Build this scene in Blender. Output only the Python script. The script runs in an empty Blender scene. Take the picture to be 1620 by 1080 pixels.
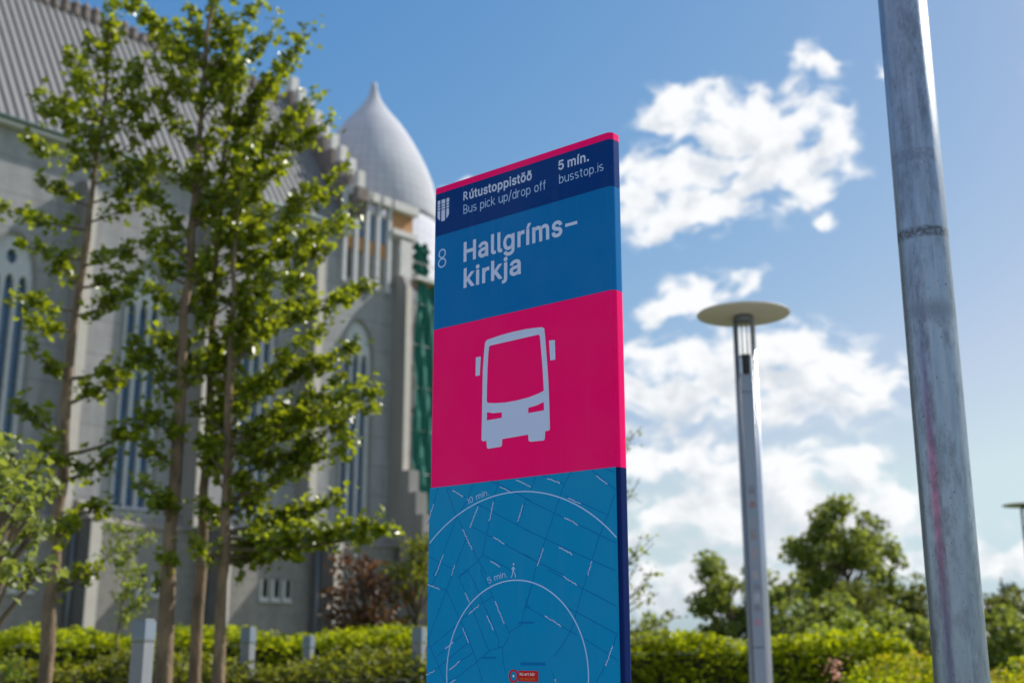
import bpy, math, random
import numpy as np
from math import sin, cos, radians, pi
from mathutils import Vector, Matrix
from mathutils.geometry import tessellate_polygon

SC = bpy.context.scene
COL = SC.collection
SUN_AZ, SUN_EL = 57.5, 42.0

# ------------------------------------------------------------------ camera
cam_d = bpy.data.cameras.new('camera')
cam = bpy.data.objects.new('camera', cam_d)
COL.objects.link(cam)
cam.location = (0, 0, 1.35)
cam.rotation_euler = (radians(90 + 14.2), 0, 0)
cam_d.sensor_width = 36.0
cam_d.lens = 42.49
cam_d.clip_start = 0.05
cam_d.clip_end = 6000
cam_d.dof.use_dof = True
cam_d.dof.focus_distance = 2.86
cam_d.dof.aperture_fstop = 3.3
SC.camera = cam

# ------------------------------------------------------------------ world
world = bpy.data.worlds.new('World')
SC.world = world
world.use_nodes = True
WN, WL = world.node_tree.nodes, world.node_tree.links
WN.clear()

def nd(N, t, **kw):
    n = N.new(t)
    for k, v in kw.items():
        setattr(n, k, v)
    return n

def mth(N, L, op, a, b=None, c=None, clamp=False):
    n = N.new('ShaderNodeMath'); n.operation = op; n.use_clamp = clamp
    for i, v in enumerate((a, b, c)):
        if v is None: continue
        if isinstance(v, (int, float)): n.inputs[i].default_value = v
        else: L.new(v, n.inputs[i])
    return n.outputs[0]

# cloud density as a function of direction (azimuth and elevation in degrees): a group used twice
CLOUDS = [(11.52,24.28,3.98,1.3),(9.03,25.02,1.89,1.08),(9.81,21.36,4.88,1.97),(7.29,20.9,2.8,1.75),(14.99,20.98,1.77,1.08),(16.21,23.28,1.01,1.12),(12.98,22.73,2.42,1.28),(15.44,26.37,1.45,0.83),(8.83,16.35,1.88,0.95),(7.12,15.58,1.83,0.59),(11.73,16.71,0.9,0.53),(8.22,12.28,5.61,2.22),(12.99,12.53,3.45,2.04),(16.36,11.34,2.64,1.49),(7.5,8.6,2.94,1.33),(13.0,7.73,4.2,1.44),(16.45,8.55,1.05,0.34),(16.55,6.05,4.02,1.27),(9.45,5.79,5.13,1.16),(14.21,4.27,5.42,1.41),(8.46,2.64,5.65,1.29),(21.93,3.82,2.25,0.94),(21.96,1.41,2.95,0.8),(-3.0,21.56,0.7,0.29),(15.47,19.21,0.65,0.29),(18.66,25.78,0.47,0.49)]
cg = bpy.data.node_groups.new('cloud_density', 'ShaderNodeTree')
cg.interface.new_socket('Azimuth', in_out='INPUT', socket_type='NodeSocketFloat')
cg.interface.new_socket('Elevation', in_out='INPUT', socket_type='NodeSocketFloat')
cg.interface.new_socket('Density', in_out='OUTPUT', socket_type='NodeSocketFloat')
cg.interface.new_socket('Thickness', in_out='OUTPUT', socket_type='NodeSocketFloat')
GN, GL = cg.nodes, cg.links
gi, go = GN.new('NodeGroupInput'), GN.new('NodeGroupOutput')
comb = GN.new('ShaderNodeCombineXYZ')
GL.new(gi.outputs[0], comb.inputs[0]); GL.new(gi.outputs[1], comb.inputs[1])
warp = nd(GN, 'ShaderNodeTexNoise'); warp.inputs['Scale'].default_value = 0.35; warp.inputs['Detail'].default_value = 4
GL.new(comb.outputs[0], warp.inputs['Vector'])
wv = nd(GN, 'ShaderNodeVectorMath', operation='SUBTRACT'); GL.new(warp.outputs['Color'], wv.inputs[0]); wv.inputs[1].default_value = (.5, .5, .5)
ws = nd(GN, 'ShaderNodeVectorMath', operation='SCALE'); GL.new(wv.outputs[0], ws.inputs[0]); ws.inputs['Scale'].default_value = 2.2
wa = nd(GN, 'ShaderNodeVectorMath', operation='ADD'); GL.new(comb.outputs[0], wa.inputs[0]); GL.new(ws.outputs[0], wa.inputs[1])
wz = nd(GN, 'ShaderNodeVectorMath', operation='MULTIPLY'); GL.new(wa.outputs[0], wz.inputs[0]); wz.inputs[1].default_value = (1, 1, 0)
field = None
for (a0, e0, ra, re) in CLOUDS:
    re *= .84; ra *= .88
    if ra > 3.7 and e0 > 20: e0 -= .35
    s1 = nd(GN, 'ShaderNodeVectorMath', operation='SUBTRACT'); GL.new(wz.outputs[0], s1.inputs[0]); s1.inputs[1].default_value = (a0, e0, 0)
    s2 = nd(GN, 'ShaderNodeVectorMath', operation='MULTIPLY'); GL.new(s1.outputs[0], s2.inputs[0]); s2.inputs[1].default_value = (1 / ra, 1 / re, 0)
    s3 = nd(GN, 'ShaderNodeVectorMath', operation='DOT_PRODUCT'); GL.new(s2.outputs[0], s3.inputs[0]); GL.new(s2.outputs[0], s3.inputs[1])
    e = mth(GN, GL, 'MULTIPLY', s3.outputs['Value'], -1.0)
    e = mth(GN, GL, 'EXPONENT', e)
    field = e if field is None else mth(GN, GL, 'ADD', field, e)
# scattered clouds added out of view, cover raised to brighten the ambient light
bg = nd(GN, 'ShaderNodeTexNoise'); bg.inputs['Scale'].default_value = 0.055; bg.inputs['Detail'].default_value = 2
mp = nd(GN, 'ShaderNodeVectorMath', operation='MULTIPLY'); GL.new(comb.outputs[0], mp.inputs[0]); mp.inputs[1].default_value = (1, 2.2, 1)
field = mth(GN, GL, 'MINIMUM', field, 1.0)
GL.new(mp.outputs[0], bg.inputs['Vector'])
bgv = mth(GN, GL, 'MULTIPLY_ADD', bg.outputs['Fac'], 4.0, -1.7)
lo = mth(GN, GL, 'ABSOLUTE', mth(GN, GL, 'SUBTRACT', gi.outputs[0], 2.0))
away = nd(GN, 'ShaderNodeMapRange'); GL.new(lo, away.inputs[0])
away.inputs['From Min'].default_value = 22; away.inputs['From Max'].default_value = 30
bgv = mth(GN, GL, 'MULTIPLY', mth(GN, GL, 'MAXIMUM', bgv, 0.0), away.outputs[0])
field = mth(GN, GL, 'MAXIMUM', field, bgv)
det = nd(GN, 'ShaderNodeTexNoise'); det.inputs['Scale'].default_value = 0.68; det.inputs['Detail'].default_value = 4; det.inputs['Roughness'].default_value = 0.46
dv = nd(GN, 'ShaderNodeVectorMath', operation='MULTIPLY'); GL.new(wz.outputs[0], dv.inputs[0]); dv.inputs[1].default_value = (.85, 1.35, 1)
GL.new(dv.outputs[0], det.inputs['Vector'])
dd = mth(GN, GL, 'MULTIPLY', mth(GN, GL, 'MULTIPLY_ADD', det.outputs['Fac'], 3.4, -1.65), mth(GN, GL, 'MULTIPLY', field, 3.0, None, True))
tot = mth(GN, GL, 'ADD', field, dd)
den = nd(GN, 'ShaderNodeMapRange'); den.interpolation_type = 'SMOOTHSTEP'
GL.new(tot, den.inputs[0]); den.inputs['From Min'].default_value = 0.10; den.inputs['From Max'].default_value = 0.95
GL.new(den.outputs[0], go.inputs[0]); GL.new(tot, go.inputs[1])

tc = WN.new('ShaderNodeTexCoord')
nrm = nd(WN, 'ShaderNodeVectorMath', operation='NORMALIZE'); WL.new(tc.outputs['Generated'], nrm.inputs[0])
sep = WN.new('ShaderNodeSeparateXYZ'); WL.new(nrm.outputs[0], sep.inputs[0])
az = mth(WN, WL, 'MULTIPLY', mth(WN, WL, 'ARCTAN2', sep.outputs[0], sep.outputs[1]), 57.29578)
el = mth(WN, WL, 'MULTIPLY', mth(WN, WL, 'ARCSINE', sep.outputs[2]), 57.29578)
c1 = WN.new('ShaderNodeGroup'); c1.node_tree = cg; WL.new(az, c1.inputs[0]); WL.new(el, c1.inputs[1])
c2 = WN.new('ShaderNodeGroup'); c2.node_tree = cg
WL.new(mth(WN, WL, 'ADD', az, 0.9), c2.inputs[0]); WL.new(mth(WN, WL, 'ADD', el, 1.3), c2.inputs[1])
sky = WN.new('ShaderNodeTexSky'); sky.sky_type = 'NISHITA'; sky.sun_disc = False
sky.sun_elevation = radians(SUN_EL); sky.sun_rotation = radians(SUN_AZ)
sky.altitude = 0; sky.air_density = 1.0; sky.dust_density = 0.6; sky.ozone_density = 1.3
bsky = WN.new('ShaderNodeBackground'); bsky.inputs['Strength'].default_value = 0.095
tint = nd(WN, 'ShaderNodeMix', data_type='RGBA', blend_type='MULTIPLY'); tint.inputs['Factor'].default_value = 1
WL.new(sky.outputs[0], tint.inputs['A']); tint.inputs['B'].default_value = (0.93, 1.0, 1.06, 1)
sp_ = WN.new('ShaderNodeSeparateColor'); WL.new(tint.outputs['Result'], sp_.inputs[0])
cc_ = WN.new('ShaderNodeCombineColor')
for i_, (g_, k_) in enumerate(((1.6, 2.9), (0.94, 2.64), (0.5, 5.7))):      # film-like rendering of the blue
    ch_ = (globals().get('ch_') or []) + [mth(WN, WL, 'MULTIPLY', mth(WN, WL, 'POWER', mth(WN, WL, 'MULTIPLY', sp_.outputs[i_], 1 / k_), g_), k_)]
g_ = mth(WN, WL, 'MINIMUM', ch_[1], mth(WN, WL, 'MULTIPLY', ch_[2], .93))
r_ = mth(WN, WL, 'MINIMUM', ch_[0], mth(WN, WL, 'MULTIPLY', g_, .81))
for s_, v_ in zip(cc_.inputs, (r_, g_, ch_[2])): WL.new(v_, s_)
WL.new(cc_.outputs[0], bsky.inputs['Color'])
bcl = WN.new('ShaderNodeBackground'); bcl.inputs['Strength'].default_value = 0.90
cr = nd(WN, 'ShaderNodeMix', data_type='RGBA'); cr.inputs['A'].default_value = (0.90, 0.91, 0.92, 1); cr.inputs['B'].default_value = (0.58, 0.63, 0.69, 1)
cmb = WN.new('ShaderNodeCombineXYZ'); WL.new(az, cmb.inputs[0]); WL.new(el, cmb.inputs[1])
bn = nd(WN, 'ShaderNodeTexNoise'); bn.inputs['Scale'].default_value = 0.42; bn.inputs['Detail'].default_value = 6; bn.inputs['Roughness'].default_value = .6
WL.new(cmb.outputs[0], bn.inputs['Vector'])
thick = mth(WN, WL, 'ADD', c2.outputs[1], mth(WN, WL, 'MULTIPLY_ADD', bn.outputs['Fac'], 3.4, -1.7))
thick = mth(WN, WL, 'ADD', thick, mth(WN, WL, 'MULTIPLY', mth(WN, WL, 'MAXIMUM', mth(WN, WL, 'SUBTRACT', 13.0, el), 0.0), 0.05))
gmr = nd(WN, 'ShaderNodeMapRange'); gmr.interpolation_type = 'SMOOTHSTEP'; WL.new(thick, gmr.inputs[0])
gmr.inputs['From Min'].default_value = .45; gmr.inputs['From Max'].default_value = 2.0; gmr.inputs['To Max'].default_value = .85
gs = gmr.outputs[0]
WL.new(gs, cr.inputs['Factor'])
WL.new(cr.outputs['Result'], bcl.inputs['Color'])
mixw = WN.new('ShaderNodeMixShader')
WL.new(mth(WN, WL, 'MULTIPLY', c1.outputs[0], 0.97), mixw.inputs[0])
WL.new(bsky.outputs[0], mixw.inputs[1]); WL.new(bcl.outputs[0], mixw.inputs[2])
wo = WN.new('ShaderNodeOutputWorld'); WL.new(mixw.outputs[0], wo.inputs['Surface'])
world.cycles.sampling_method = 'MANUAL'; world.cycles.sample_map_resolution = 1024

# ------------------------------------------------------------------ sun
sun_d = bpy.data.lights.new('sun', 'SUN'); sun_d.energy = 4.8; sun_d.angle = radians(0.53); sun_d.color = (1.0, 0.94, 0.86)
sun = bpy.data.objects.new('sun', sun_d); COL.objects.link(sun)
sun.rotation_euler = (radians(90 - SUN_EL), 0, radians(180 - SUN_AZ)); sun.location = (20, 10, 30)

SC.view_settings.view_transform = 'Standard'
SC.view_settings.look = 'None'
SC.view_settings.exposure = 0.3
SC.view_settings.gamma = 1.0
SC.view_settings.use_curve_mapping = False
SC.render.engine = 'CYCLES'
SC.cycles.max_bounces = 8
SC.cycles.transparent_max_bounces = 12

# ------------------------------------------------------------------ materials
def mat(name, col, rough=0.7, metal=0.0, var=None, scale=5.0, amt=0.0, bump=0.0, bscale=60.0, spec=0.5, stretch=(1, 1, 1), coat=0.0, detail=6):
    m = bpy.data.materials.new(name); m.use_nodes = True
    N, L = m.node_tree.nodes, m.node_tree.links
    b = N['Principled BSDF']
    b.inputs['Base Color'].default_value = (*col, 1)
    b.inputs['Roughness'].default_value = rough; b.inputs['Metallic'].default_value = metal
    b.inputs['Specular IOR Level'].default_value = spec
    b.inputs['Coat Weight'].default_value = coat; b.inputs['Coat Roughness'].default_value = 0.08
    t = N.new('ShaderNodeTexCoord'); mp_ = N.new('ShaderNodeMapping'); L.new(t.outputs['Object'], mp_.inputs[0])
    mp_.inputs['Scale'].default_value = stretch
    if var is not None:
        n = N.new('ShaderNodeTexNoise'); n.inputs['Scale'].default_value = scale; n.inputs['Detail'].default_value = detail; n.inputs['Roughness'].default_value = 0.62
        L.new(mp_.outputs[0], n.inputs['Vector'])
        r = N.new('ShaderNodeMapRange'); L.new(n.outputs['Fac'], r.inputs[0])
        r.inputs['From Min'].default_value = 0.5 - 0.22; r.inputs['From Max'].default_value = 0.5 + 0.22; r.inputs['To Max'].default_value = amt if amt else 1.0
        x = nd(N, 'ShaderNodeMix', data_type='RGBA'); L.new(r.outputs[0], x.inputs['Factor'])
        x.inputs['A'].default_value = (*col, 1); x.inputs['B'].default_value = (*var, 1)
        L.new(x.outputs['Result'], b.inputs['Base Color'])
    if bump:
        n2 = N.new('ShaderNodeTexNoise'); n2.inputs['Scale'].default_value = bscale; n2.inputs['Detail'].default_value = 5
        L.new(mp_.outputs[0], n2.inputs['Vector'])
        bp = N.new('ShaderNodeBump'); bp.inputs['Strength'].default_value = bump; bp.inputs['Distance'].default_value = 0.02
        L.new(n2.outputs['Fac'], bp.inputs['Height']); L.new(bp.outputs[0], b.inputs['Normal'])
    return m

def leafmat(name, c1_, c2_, trans, tcol, rough=0.4, spec=0.5):
    m = bpy.data.materials.new(name); m.use_nodes = True
    N, L = m.node_tree.nodes, m.node_tree.links
    b = N['Principled BSDF']; out = N['Material Output']
    g = N.new('ShaderNodeNewGeometry')
    x = nd(N, 'ShaderNodeMix', data_type='RGBA'); L.new(g.outputs['Random Per Island'], x.inputs['Factor'])
    x.inputs['A'].default_value = (*c1_, 1); x.inputs['B'].default_value = (*c2_, 1)
    L.new(x.outputs['Result'], b.inputs['Base Color']); b.inputs['Roughness'].default_value = rough
    b.inputs['Specular IOR Level'].default_value = spec
    tr = N.new('ShaderNodeBsdfTranslucent')
    tx = N.new('ShaderNodeTexCoord'); nz = N.new('ShaderNodeTexNoise'); nz.inputs['Scale'].default_value = 2.6; nz.inputs['Detail'].default_value = 3
    L.new(tx.outputs['Object'], nz.inputs['Vector'])
    nv = N.new('ShaderNodeMapRange'); L.new(nz.outputs['Fac'], nv.inputs[0]); nv.inputs['From Min'].default_value = .35; nv.inputs['From Max'].default_value = .65; nv.inputs['To Min'].default_value = .55; nv.inputs['To Max'].default_value = 1.2
    h2 = N.new('ShaderNodeHueSaturation'); L.new(x.outputs['Result'], h2.inputs['Color']); L.new(nv.outputs[0], h2.inputs['Value']); L.new(h2.outputs[0], b.inputs['Base Color'])
    hsv = N.new('ShaderNodeHueSaturation'); hsv.inputs['Color'].default_value = (*tcol, 1)
    vr = mth(N, L, 'MULTIPLY_ADD', g.outputs['Random Per Island'], 0.7, 0.65); L.new(vr, hsv.inputs['Value'])
    L.new(hsv.outputs[0], tr.inputs['Color'])
    ms = N.new('ShaderNodeMixShader'); ms.inputs[0].default_value = trans
    L.new(b.outputs[0], ms.inputs[1]); L.new(tr.outputs[0], ms.inputs[2]); L.new(ms.outputs[0], out.inputs['Surface'])
    return m

M = {}
M['leaf'] = leafmat('poplar_leaf', (.045, .09, .010), (.19, .25, .014), .40, (.44, .50, .015), .34, .55)
M['leaf_far'] = leafmat('broad_leaf', (.10, .15, .03), (.19, .24, .04), .4, (.36, .42, .05), .5)
M['leaf_lime'] = leafmat('lime_leaf', (.13, .21, .025), (.22, .30, .035), .42, (.44, .52, .05), .5)
M['leaf_hedge'] = leafmat('hedge_leaf', (.15, .215, .004), (.31, .36, .006), .38, (.58, .64, .008), .6, .25)
M['leaf_hedge_brown'] = leafmat('hedge_leaf_brown', (.08, .12, .012), (.19, .19, .025), .35, (.32, .34, .02), .6, .3)
M['leaf_red'] = leafmat('copper_leaf', (.06, .035, .02), (.15, .07, .03), .3, (.24, .10, .03), .5)
M['leaf_dark'] = leafmat('spruce_needle', (.07, .10, .02), (.14, .165, .03), .32, (.28, .31, .04), .6, .3)
M['leaf_pale'] = leafmat('pale_conifer', (.07, .10, .06), (.13, .16, .09), .2, (.16, .2, .1), .55)
M['flower'] = leafmat('yellow_flower', (.70, .52, .015), (.36, .36, .02), .3, (.7, .55, .03), .6, .2)
M['flower_pink'] = leafmat('pink_flower', (.6, .25, .15), (.7, .4, .3), .3, (.6, .3, .2), .5)
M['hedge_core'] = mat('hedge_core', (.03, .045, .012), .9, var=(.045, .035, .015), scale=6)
M['bark'] = mat('bark', (.028, .023, .018), .9, var=(.34, .235, .14), scale=7, bump=.6, bscale=40, stretch=(1, 1, .35))
M['bark_twig'] = mat('bark_twig', (.09, .07, .045), .8, var=(.16, .12, .07), scale=12)
M['wall'] = mat('roughcast', (.39, .39, .40), .95, var=(.27, .27, .28), scale=2.2, amt=.8, bump=1.0, bscale=14, stretch=(1, 1, .45))
M['wall_low'] = mat('dark_roughcast', (.24, .222, .205), .95, var=(.34, .315, .29), scale=3.5, bump=.9, bscale=16)
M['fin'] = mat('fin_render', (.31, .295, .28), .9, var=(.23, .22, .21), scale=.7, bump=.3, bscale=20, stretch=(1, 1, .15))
M['fin_dark'] = mat('basalt_fin', (.10, .10, .105), .8, var=(.15, .145, .14), scale=1.5, bump=.4)
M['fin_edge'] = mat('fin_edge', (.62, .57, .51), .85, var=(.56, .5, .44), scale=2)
M['roof'] = mat('roof_metal', (.20, .20, .205), .7, .15, var=(.16, .165, .17), scale=.5, stretch=(3, .3, .3))
M['seam'] = mat('roof_seam', (.27, .27, .27), .7, .1)
M['gutter'] = mat('verdigris_gutter', (.08, .13, .125), .6, .1)
M['crest'] = mat('crest_stone', (.15, .12, .11), .9, var=(.26, .22, .20), scale=3)
M['trim'] = mat('pale_trim', (.70, .68, .66), .8, var=(.56, .54, .52), scale=3)
M['tracery'] = mat('tracery', (.60, .61, .63), .75, var=(.5, .51, .53), scale=4)
M['tan'] = mat('plywood', (.52, .29, .13), .8, var=(.42, .2, .09), scale=4)
M['rust'] = mat('rusty_board', (.30, .12, .05), .8, var=(.2, .08, .04), scale=5)
M['glass'] = mat('church_glass', (.10, .20, .34), .25, 0, spec=.8, var=(.07, .14, .26), scale=2.0)  # lighter blue base colour stands in for the reflected sky
M['dark'] = mat('dark_opening', (.02, .02, .022), .6)
M['pipe'] = mat('downpipe', (.16, .18, .21), .45, .3)
M['net'] = mat('green_net', (.012, .17, .125), .9, var=(.008, .10, .08), scale=1.6, bump=.3, bscale=2.5, stretch=(1, 1, .3))
M['steel'] = mat('scaffold_steel', (.35, .35, .36), .45, .7)
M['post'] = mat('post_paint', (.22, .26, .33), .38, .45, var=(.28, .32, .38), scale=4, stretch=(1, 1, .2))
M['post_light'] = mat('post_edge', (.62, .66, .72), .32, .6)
M['disc'] = mat('lamp_disc', (.56, .51, .44), .6)
M['black'] = mat('black_rubber', (.015, .015, .017), .5)
M['bollard'] = mat('bollard_grey', (.20, .22, .245), .6, .0, var=(.26, .275, .29), scale=6)
M['bollard_cap'] = mat('bollard_cap', (.20, .25, .31), .5, .1)
M['grass'] = mat('grass', (.06, .10, .02), .95, var=(.10, .12, .035), scale=.8, bump=.5, bscale=20)
M['paving'] = mat('paving', (.40, .39, .375), .85, var=(.34, .33, .32), scale=3, bump=.3)
M['house'] = mat('house_wall', (.4, .38, .36), .9); M['house_roof'] = mat('house_roof', (.28, .25, .25), .8)
VN = dict(rough=.36, spec=.06, coat=.0)
M['pink'] = mat('pink_vinyl', (.95, .001, .145), var=(.90, .001, .132), scale=9, amt=.5, bump=.02, bscale=300, **VN)
M['navy'] = mat('navy_vinyl', (.001, .036, .18), var=(.001, .040, .19), scale=6, amt=.6, bump=.02, bscale=300, **VN)
M['blue'] = mat('blue_vinyl', (.001, .145, .40), var=(.001, .155, .42), scale=6, amt=.6, bump=.02, bscale=300, **VN)
M['map'] = mat('map_vinyl', (.001, .25, .50), var=(.001, .24, .475), scale=5, amt=.7, bump=.02, bscale=300, **VN)
M['edge_navy'] = mat('navy_edge', (.002, .014, .095), **VN)
M['street'] = mat('map_street', (.001, .15, .42), **VN)
M['print'] = mat('grey_print', (.52, .60, .80), **VN)
M['print_thin'] = mat('pale_blue_print', (.38, .56, .84), **VN)
M['red'] = mat('red_marker', (.55, .02, .02), **VN)
M['white'] = mat('white_print', (.8, .8, .8), **VN)

def weather(m, dust, lines=0.0, stain=0.0):
    N, L = m.node_tree.nodes, m.node_tree.links; b = N['Principled BSDF']
    base = b.inputs['Base Color'].links[0].from_socket if b.inputs['Base Color'].is_linked else None
    t = N.new('ShaderNodeTexCoord')
    def noise(scale, st, lo_, hi_):
        mp_ = N.new('ShaderNodeMapping'); mp_.inputs['Scale'].default_value = st; L.new(t.outputs['Object'], mp_.inputs[0])
        n = N.new('ShaderNodeTexNoise'); n.inputs['Scale'].default_value = scale; n.inputs['Detail'].default_value = 6; L.new(mp_.outputs[0], n.inputs['Vector'])
        r = N.new('ShaderNodeMapRange'); r.inputs['From Min'].default_value = lo_; r.inputs['From Max'].default_value = hi_; L.new(n.outputs['Fac'], r.inputs[0]); return r.outputs[0]
    def over(base, f, col):
        x = nd(N, 'ShaderNodeMix', data_type='RGBA'); L.new(f, x.inputs['Factor']); x.inputs['B'].default_value = (*col, 1)
        if base is None: x.inputs['A'].default_value = b.inputs['Base Color'].default_value
        else: L.new(base, x.inputs['A'])
        return x.outputs['Result']
    if dust:
        f = mth(N, L, 'MULTIPLY', noise(170, (1, 1, 1), .66, .74), .30 * dust)
        f = mth(N, L, 'MAXIMUM', f, mth(N, L, 'MULTIPLY', noise(38, (1, 1, .06), .56, .75), .07 * dust))
        f = mth(N, L, 'MAXIMUM', f, mth(N, L, 'MULTIPLY', noise(5, (1, 1, 1), .45, .75), .05 * dust))
        base = over(base, f, (.45, .43, .42))
    if stain: base = over(base, mth(N, L, 'MULTIPLY', noise(1.3, (1, 1, .12), .48, .70), stain), (.16, .155, .15))
    if lines:
        s_ = N.new('ShaderNodeSeparateXYZ'); L.new(t.outputs['Object'], s_.inputs[0])
        f = mth(N, L, 'LESS_THAN', mth(N, L, 'FRACT', mth(N, L, 'MULTIPLY', s_.outputs[2], 1 / 1.3)), .045)
        base = over(base, mth(N, L, 'MULTIPLY', f, lines), (.15, .15, .15))
    L.new(base, b.inputs['Base Color'])
for k_ in ('pink', 'navy', 'blue', 'map'): weather(M[k_], .42)
weather(M['wall'], 0, .45, .5); weather(M['wall_low'], 0, .3, .4); weather(M['fin'], 0, 0, .45); weather(M['bollard'], 1.5, 0, .3); weather(M['post'], .8, 0, .2)

# galvanised pole: spangle, streaks, scuffed bands, pits
def pole_mat():
    m = mat('galvanised_steel', (.35, .42, .50), .3, .82, var=(.22, .28, .34), scale=22, amt=.9, stretch=(1, 1, .22))
    N, L = m.node_tree.nodes, m.node_tree.links
    b = N['Principled BSDF']; base = b.inputs['Base Color'].links[0].from_socket
    t = N.new('ShaderNodeTexCoord')
    def noise(scale, st, lo_, hi_, detail=6, rough=.6):
        mp_ = N.new('ShaderNodeMapping'); mp_.inputs['Scale'].default_value = st; L.new(t.outputs['Object'], mp_.inputs[0])
        n = N.new('ShaderNodeTexNoise'); n.inputs['Scale'].default_value = scale; n.inputs['Detail'].default_value = detail; n.inputs['Roughness'].default_value = rough
        L.new(mp_.outputs[0], n.inputs['Vector'])
        r = N.new('ShaderNodeMapRange'); r.inputs['From Min'].default_value = lo_; r.inputs['From Max'].default_value = hi_
        L.new(n.outputs['Fac'], r.inputs[0]); return r.outputs[0]
    sz = N.new('ShaderNodeSeparateXYZ'); L.new(t.outputs['Object'], sz.inputs[0])
    def band(z, half, soft=.003):
        d_ = mth(N, L, 'ABSOLUTE', mth(N, L, 'SUBTRACT', sz.outputs[2], z))
        r = N.new('ShaderNodeMapRange'); L.new(d_, r.inputs[0]); r.inputs['From Min'].default_value = half + soft; r.inputs['From Max'].default_value = half - soft
        return r.outputs[0]
    streak = noise(24, (1, 1, .02), .50, .60)
    streak = mth(N, L, 'MULTIPLY', streak, noise(60, (1, 1, .35), .38, .60, 8, .7))
    smudge = noise(16, (1, 1, .35), .50, .68, 8, .7)
    pits = noise(120, (1, 1, .5), .66, .70, 3)
    scr = noise(60, (1, 1, .6), .64, .70, 8, .75)
    rag = noise(75, (1, 1, 1), .40, .56, 8, .75)
    bw = mth(N, L, 'MULTIPLY', band(2.565, .017, .006), mth(N, L, 'MULTIPLY_ADD', rag, .6, .3), None, True)
    b2 = mth(N, L, 'MULTIPLY', band(2.820, .022, .006), mth(N, L, 'MULTIPLY_ADD', rag, .25, .12))
    b3 = mth(N, L, 'MULTIPLY', band(2.911, .005, .004), mth(N, L, 'MULTIPLY', smudge, .8))
    b4 = mth(N, L, 'MULTIPLY', band(2.312, .03, .02), .35)
    dark = mth(N, L, 'MAXIMUM', mth(N, L, 'MULTIPLY', streak, .48), mth(N, L, 'MULTIPLY', smudge, .55))
    for v in (bw, b2, b3, b4, mth(N, L, 'MULTIPLY', pits, .8), mth(N, L, 'MULTIPLY', mth(N, L, 'MULTIPLY', scr, smudge), .8)):
        dark = mth(N, L, 'MAXIMUM', dark, v)
    x = nd(N, 'ShaderNodeMix', data_type='RGBA'); L.new(dark, x.inputs['Factor']); L.new(base, x.inputs['A']); x.inputs['B'].default_value = (.075, .08, .09, 1)
    L.new(x.outputs['Result'], b.inputs['Base Color'])
    L.new(mth(N, L, 'MULTIPLY_ADD', dark, .25, .32), b.inputs['Roughness'])
    bp = N.new('ShaderNodeBump'); bp.inputs['Strength'].default_value = .25; bp.inputs['Distance'].default_value = .002
    L.new(noise(90, (1, 1, .3), 0, 1), bp.inputs['Height']); L.new(bp.outputs[0], b.inputs['Normal'])
    return m
M['pole'] = pole_mat()

def dome_mat():
    m = mat('dome_mosaic', (.56, .57, .61), .95, 0, var=(.46, .47, .52), scale=1.1, spec=.1)
    N, L = m.node_tree.nodes, m.node_tree.links; b = N['Principled BSDF']; base = b.inputs['Base Color'].links[0].from_socket
    t = N.new('ShaderNodeTexCoord'); s_ = N.new('ShaderNodeSeparateXYZ'); L.new(t.outputs['Object'], s_.inputs[0])
    an = mth(N, L, 'MULTIPLY', mth(N, L, 'ARCTAN2', mth(N, L, 'SUBTRACT', s_.outputs[1], 5.0), mth(N, L, 'SUBTRACT', s_.outputs[0], 39.0)), 48 / (2 * pi))
    fz = mth(N, L, 'MULTIPLY', s_.outputs[2], 2.2)
    j1 = mth(N, L, 'LESS_THAN', mth(N, L, 'FRACT', an), .16); j2 = mth(N, L, 'LESS_THAN', mth(N, L, 'FRACT', fz), .14)
    jj = mth(N, L, 'MULTIPLY', mth(N, L, 'MAXIMUM', j1, j2), .42)
    x = nd(N, 'ShaderNodeMix', data_type='RGBA'); L.new(jj, x.inputs['Factor']); L.new(base, x.inputs['A']); x.inputs['B'].default_value = (.32, .33, .38, 1)
    L.new(x.outputs['Result'], b.inputs['Base Color'])
    return m
M['dome'] = dome_mat()

# ------------------------------------------------------------------ mesh helpers
def tag(o, label=None, cat=None, group=None, kind=None):
    if label: o['label'] = label
    if cat: o['category'] = cat
    if group: o['group'] = group
    if kind: o['kind'] = kind
    return o

def empty(name, loc=(0, 0, 0), rz=0.0, **kw):
    o = bpy.data.objects.new(name, None); COL.objects.link(o)
    o.location = loc; o.rotation_euler = (0, 0, rz); o.empty_display_size = .2
    return tag(o, **kw)

def link(name, me, parent=None, loc=(0, 0, 0), rot=(0, 0, 0), scale=(1, 1, 1), **kw):
    o = bpy.data.objects.new(name, me); COL.objects.link(o)
    o.parent = parent; o.location = loc; o.rotation_euler = rot; o.scale = scale
    return tag(o, **kw)

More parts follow.
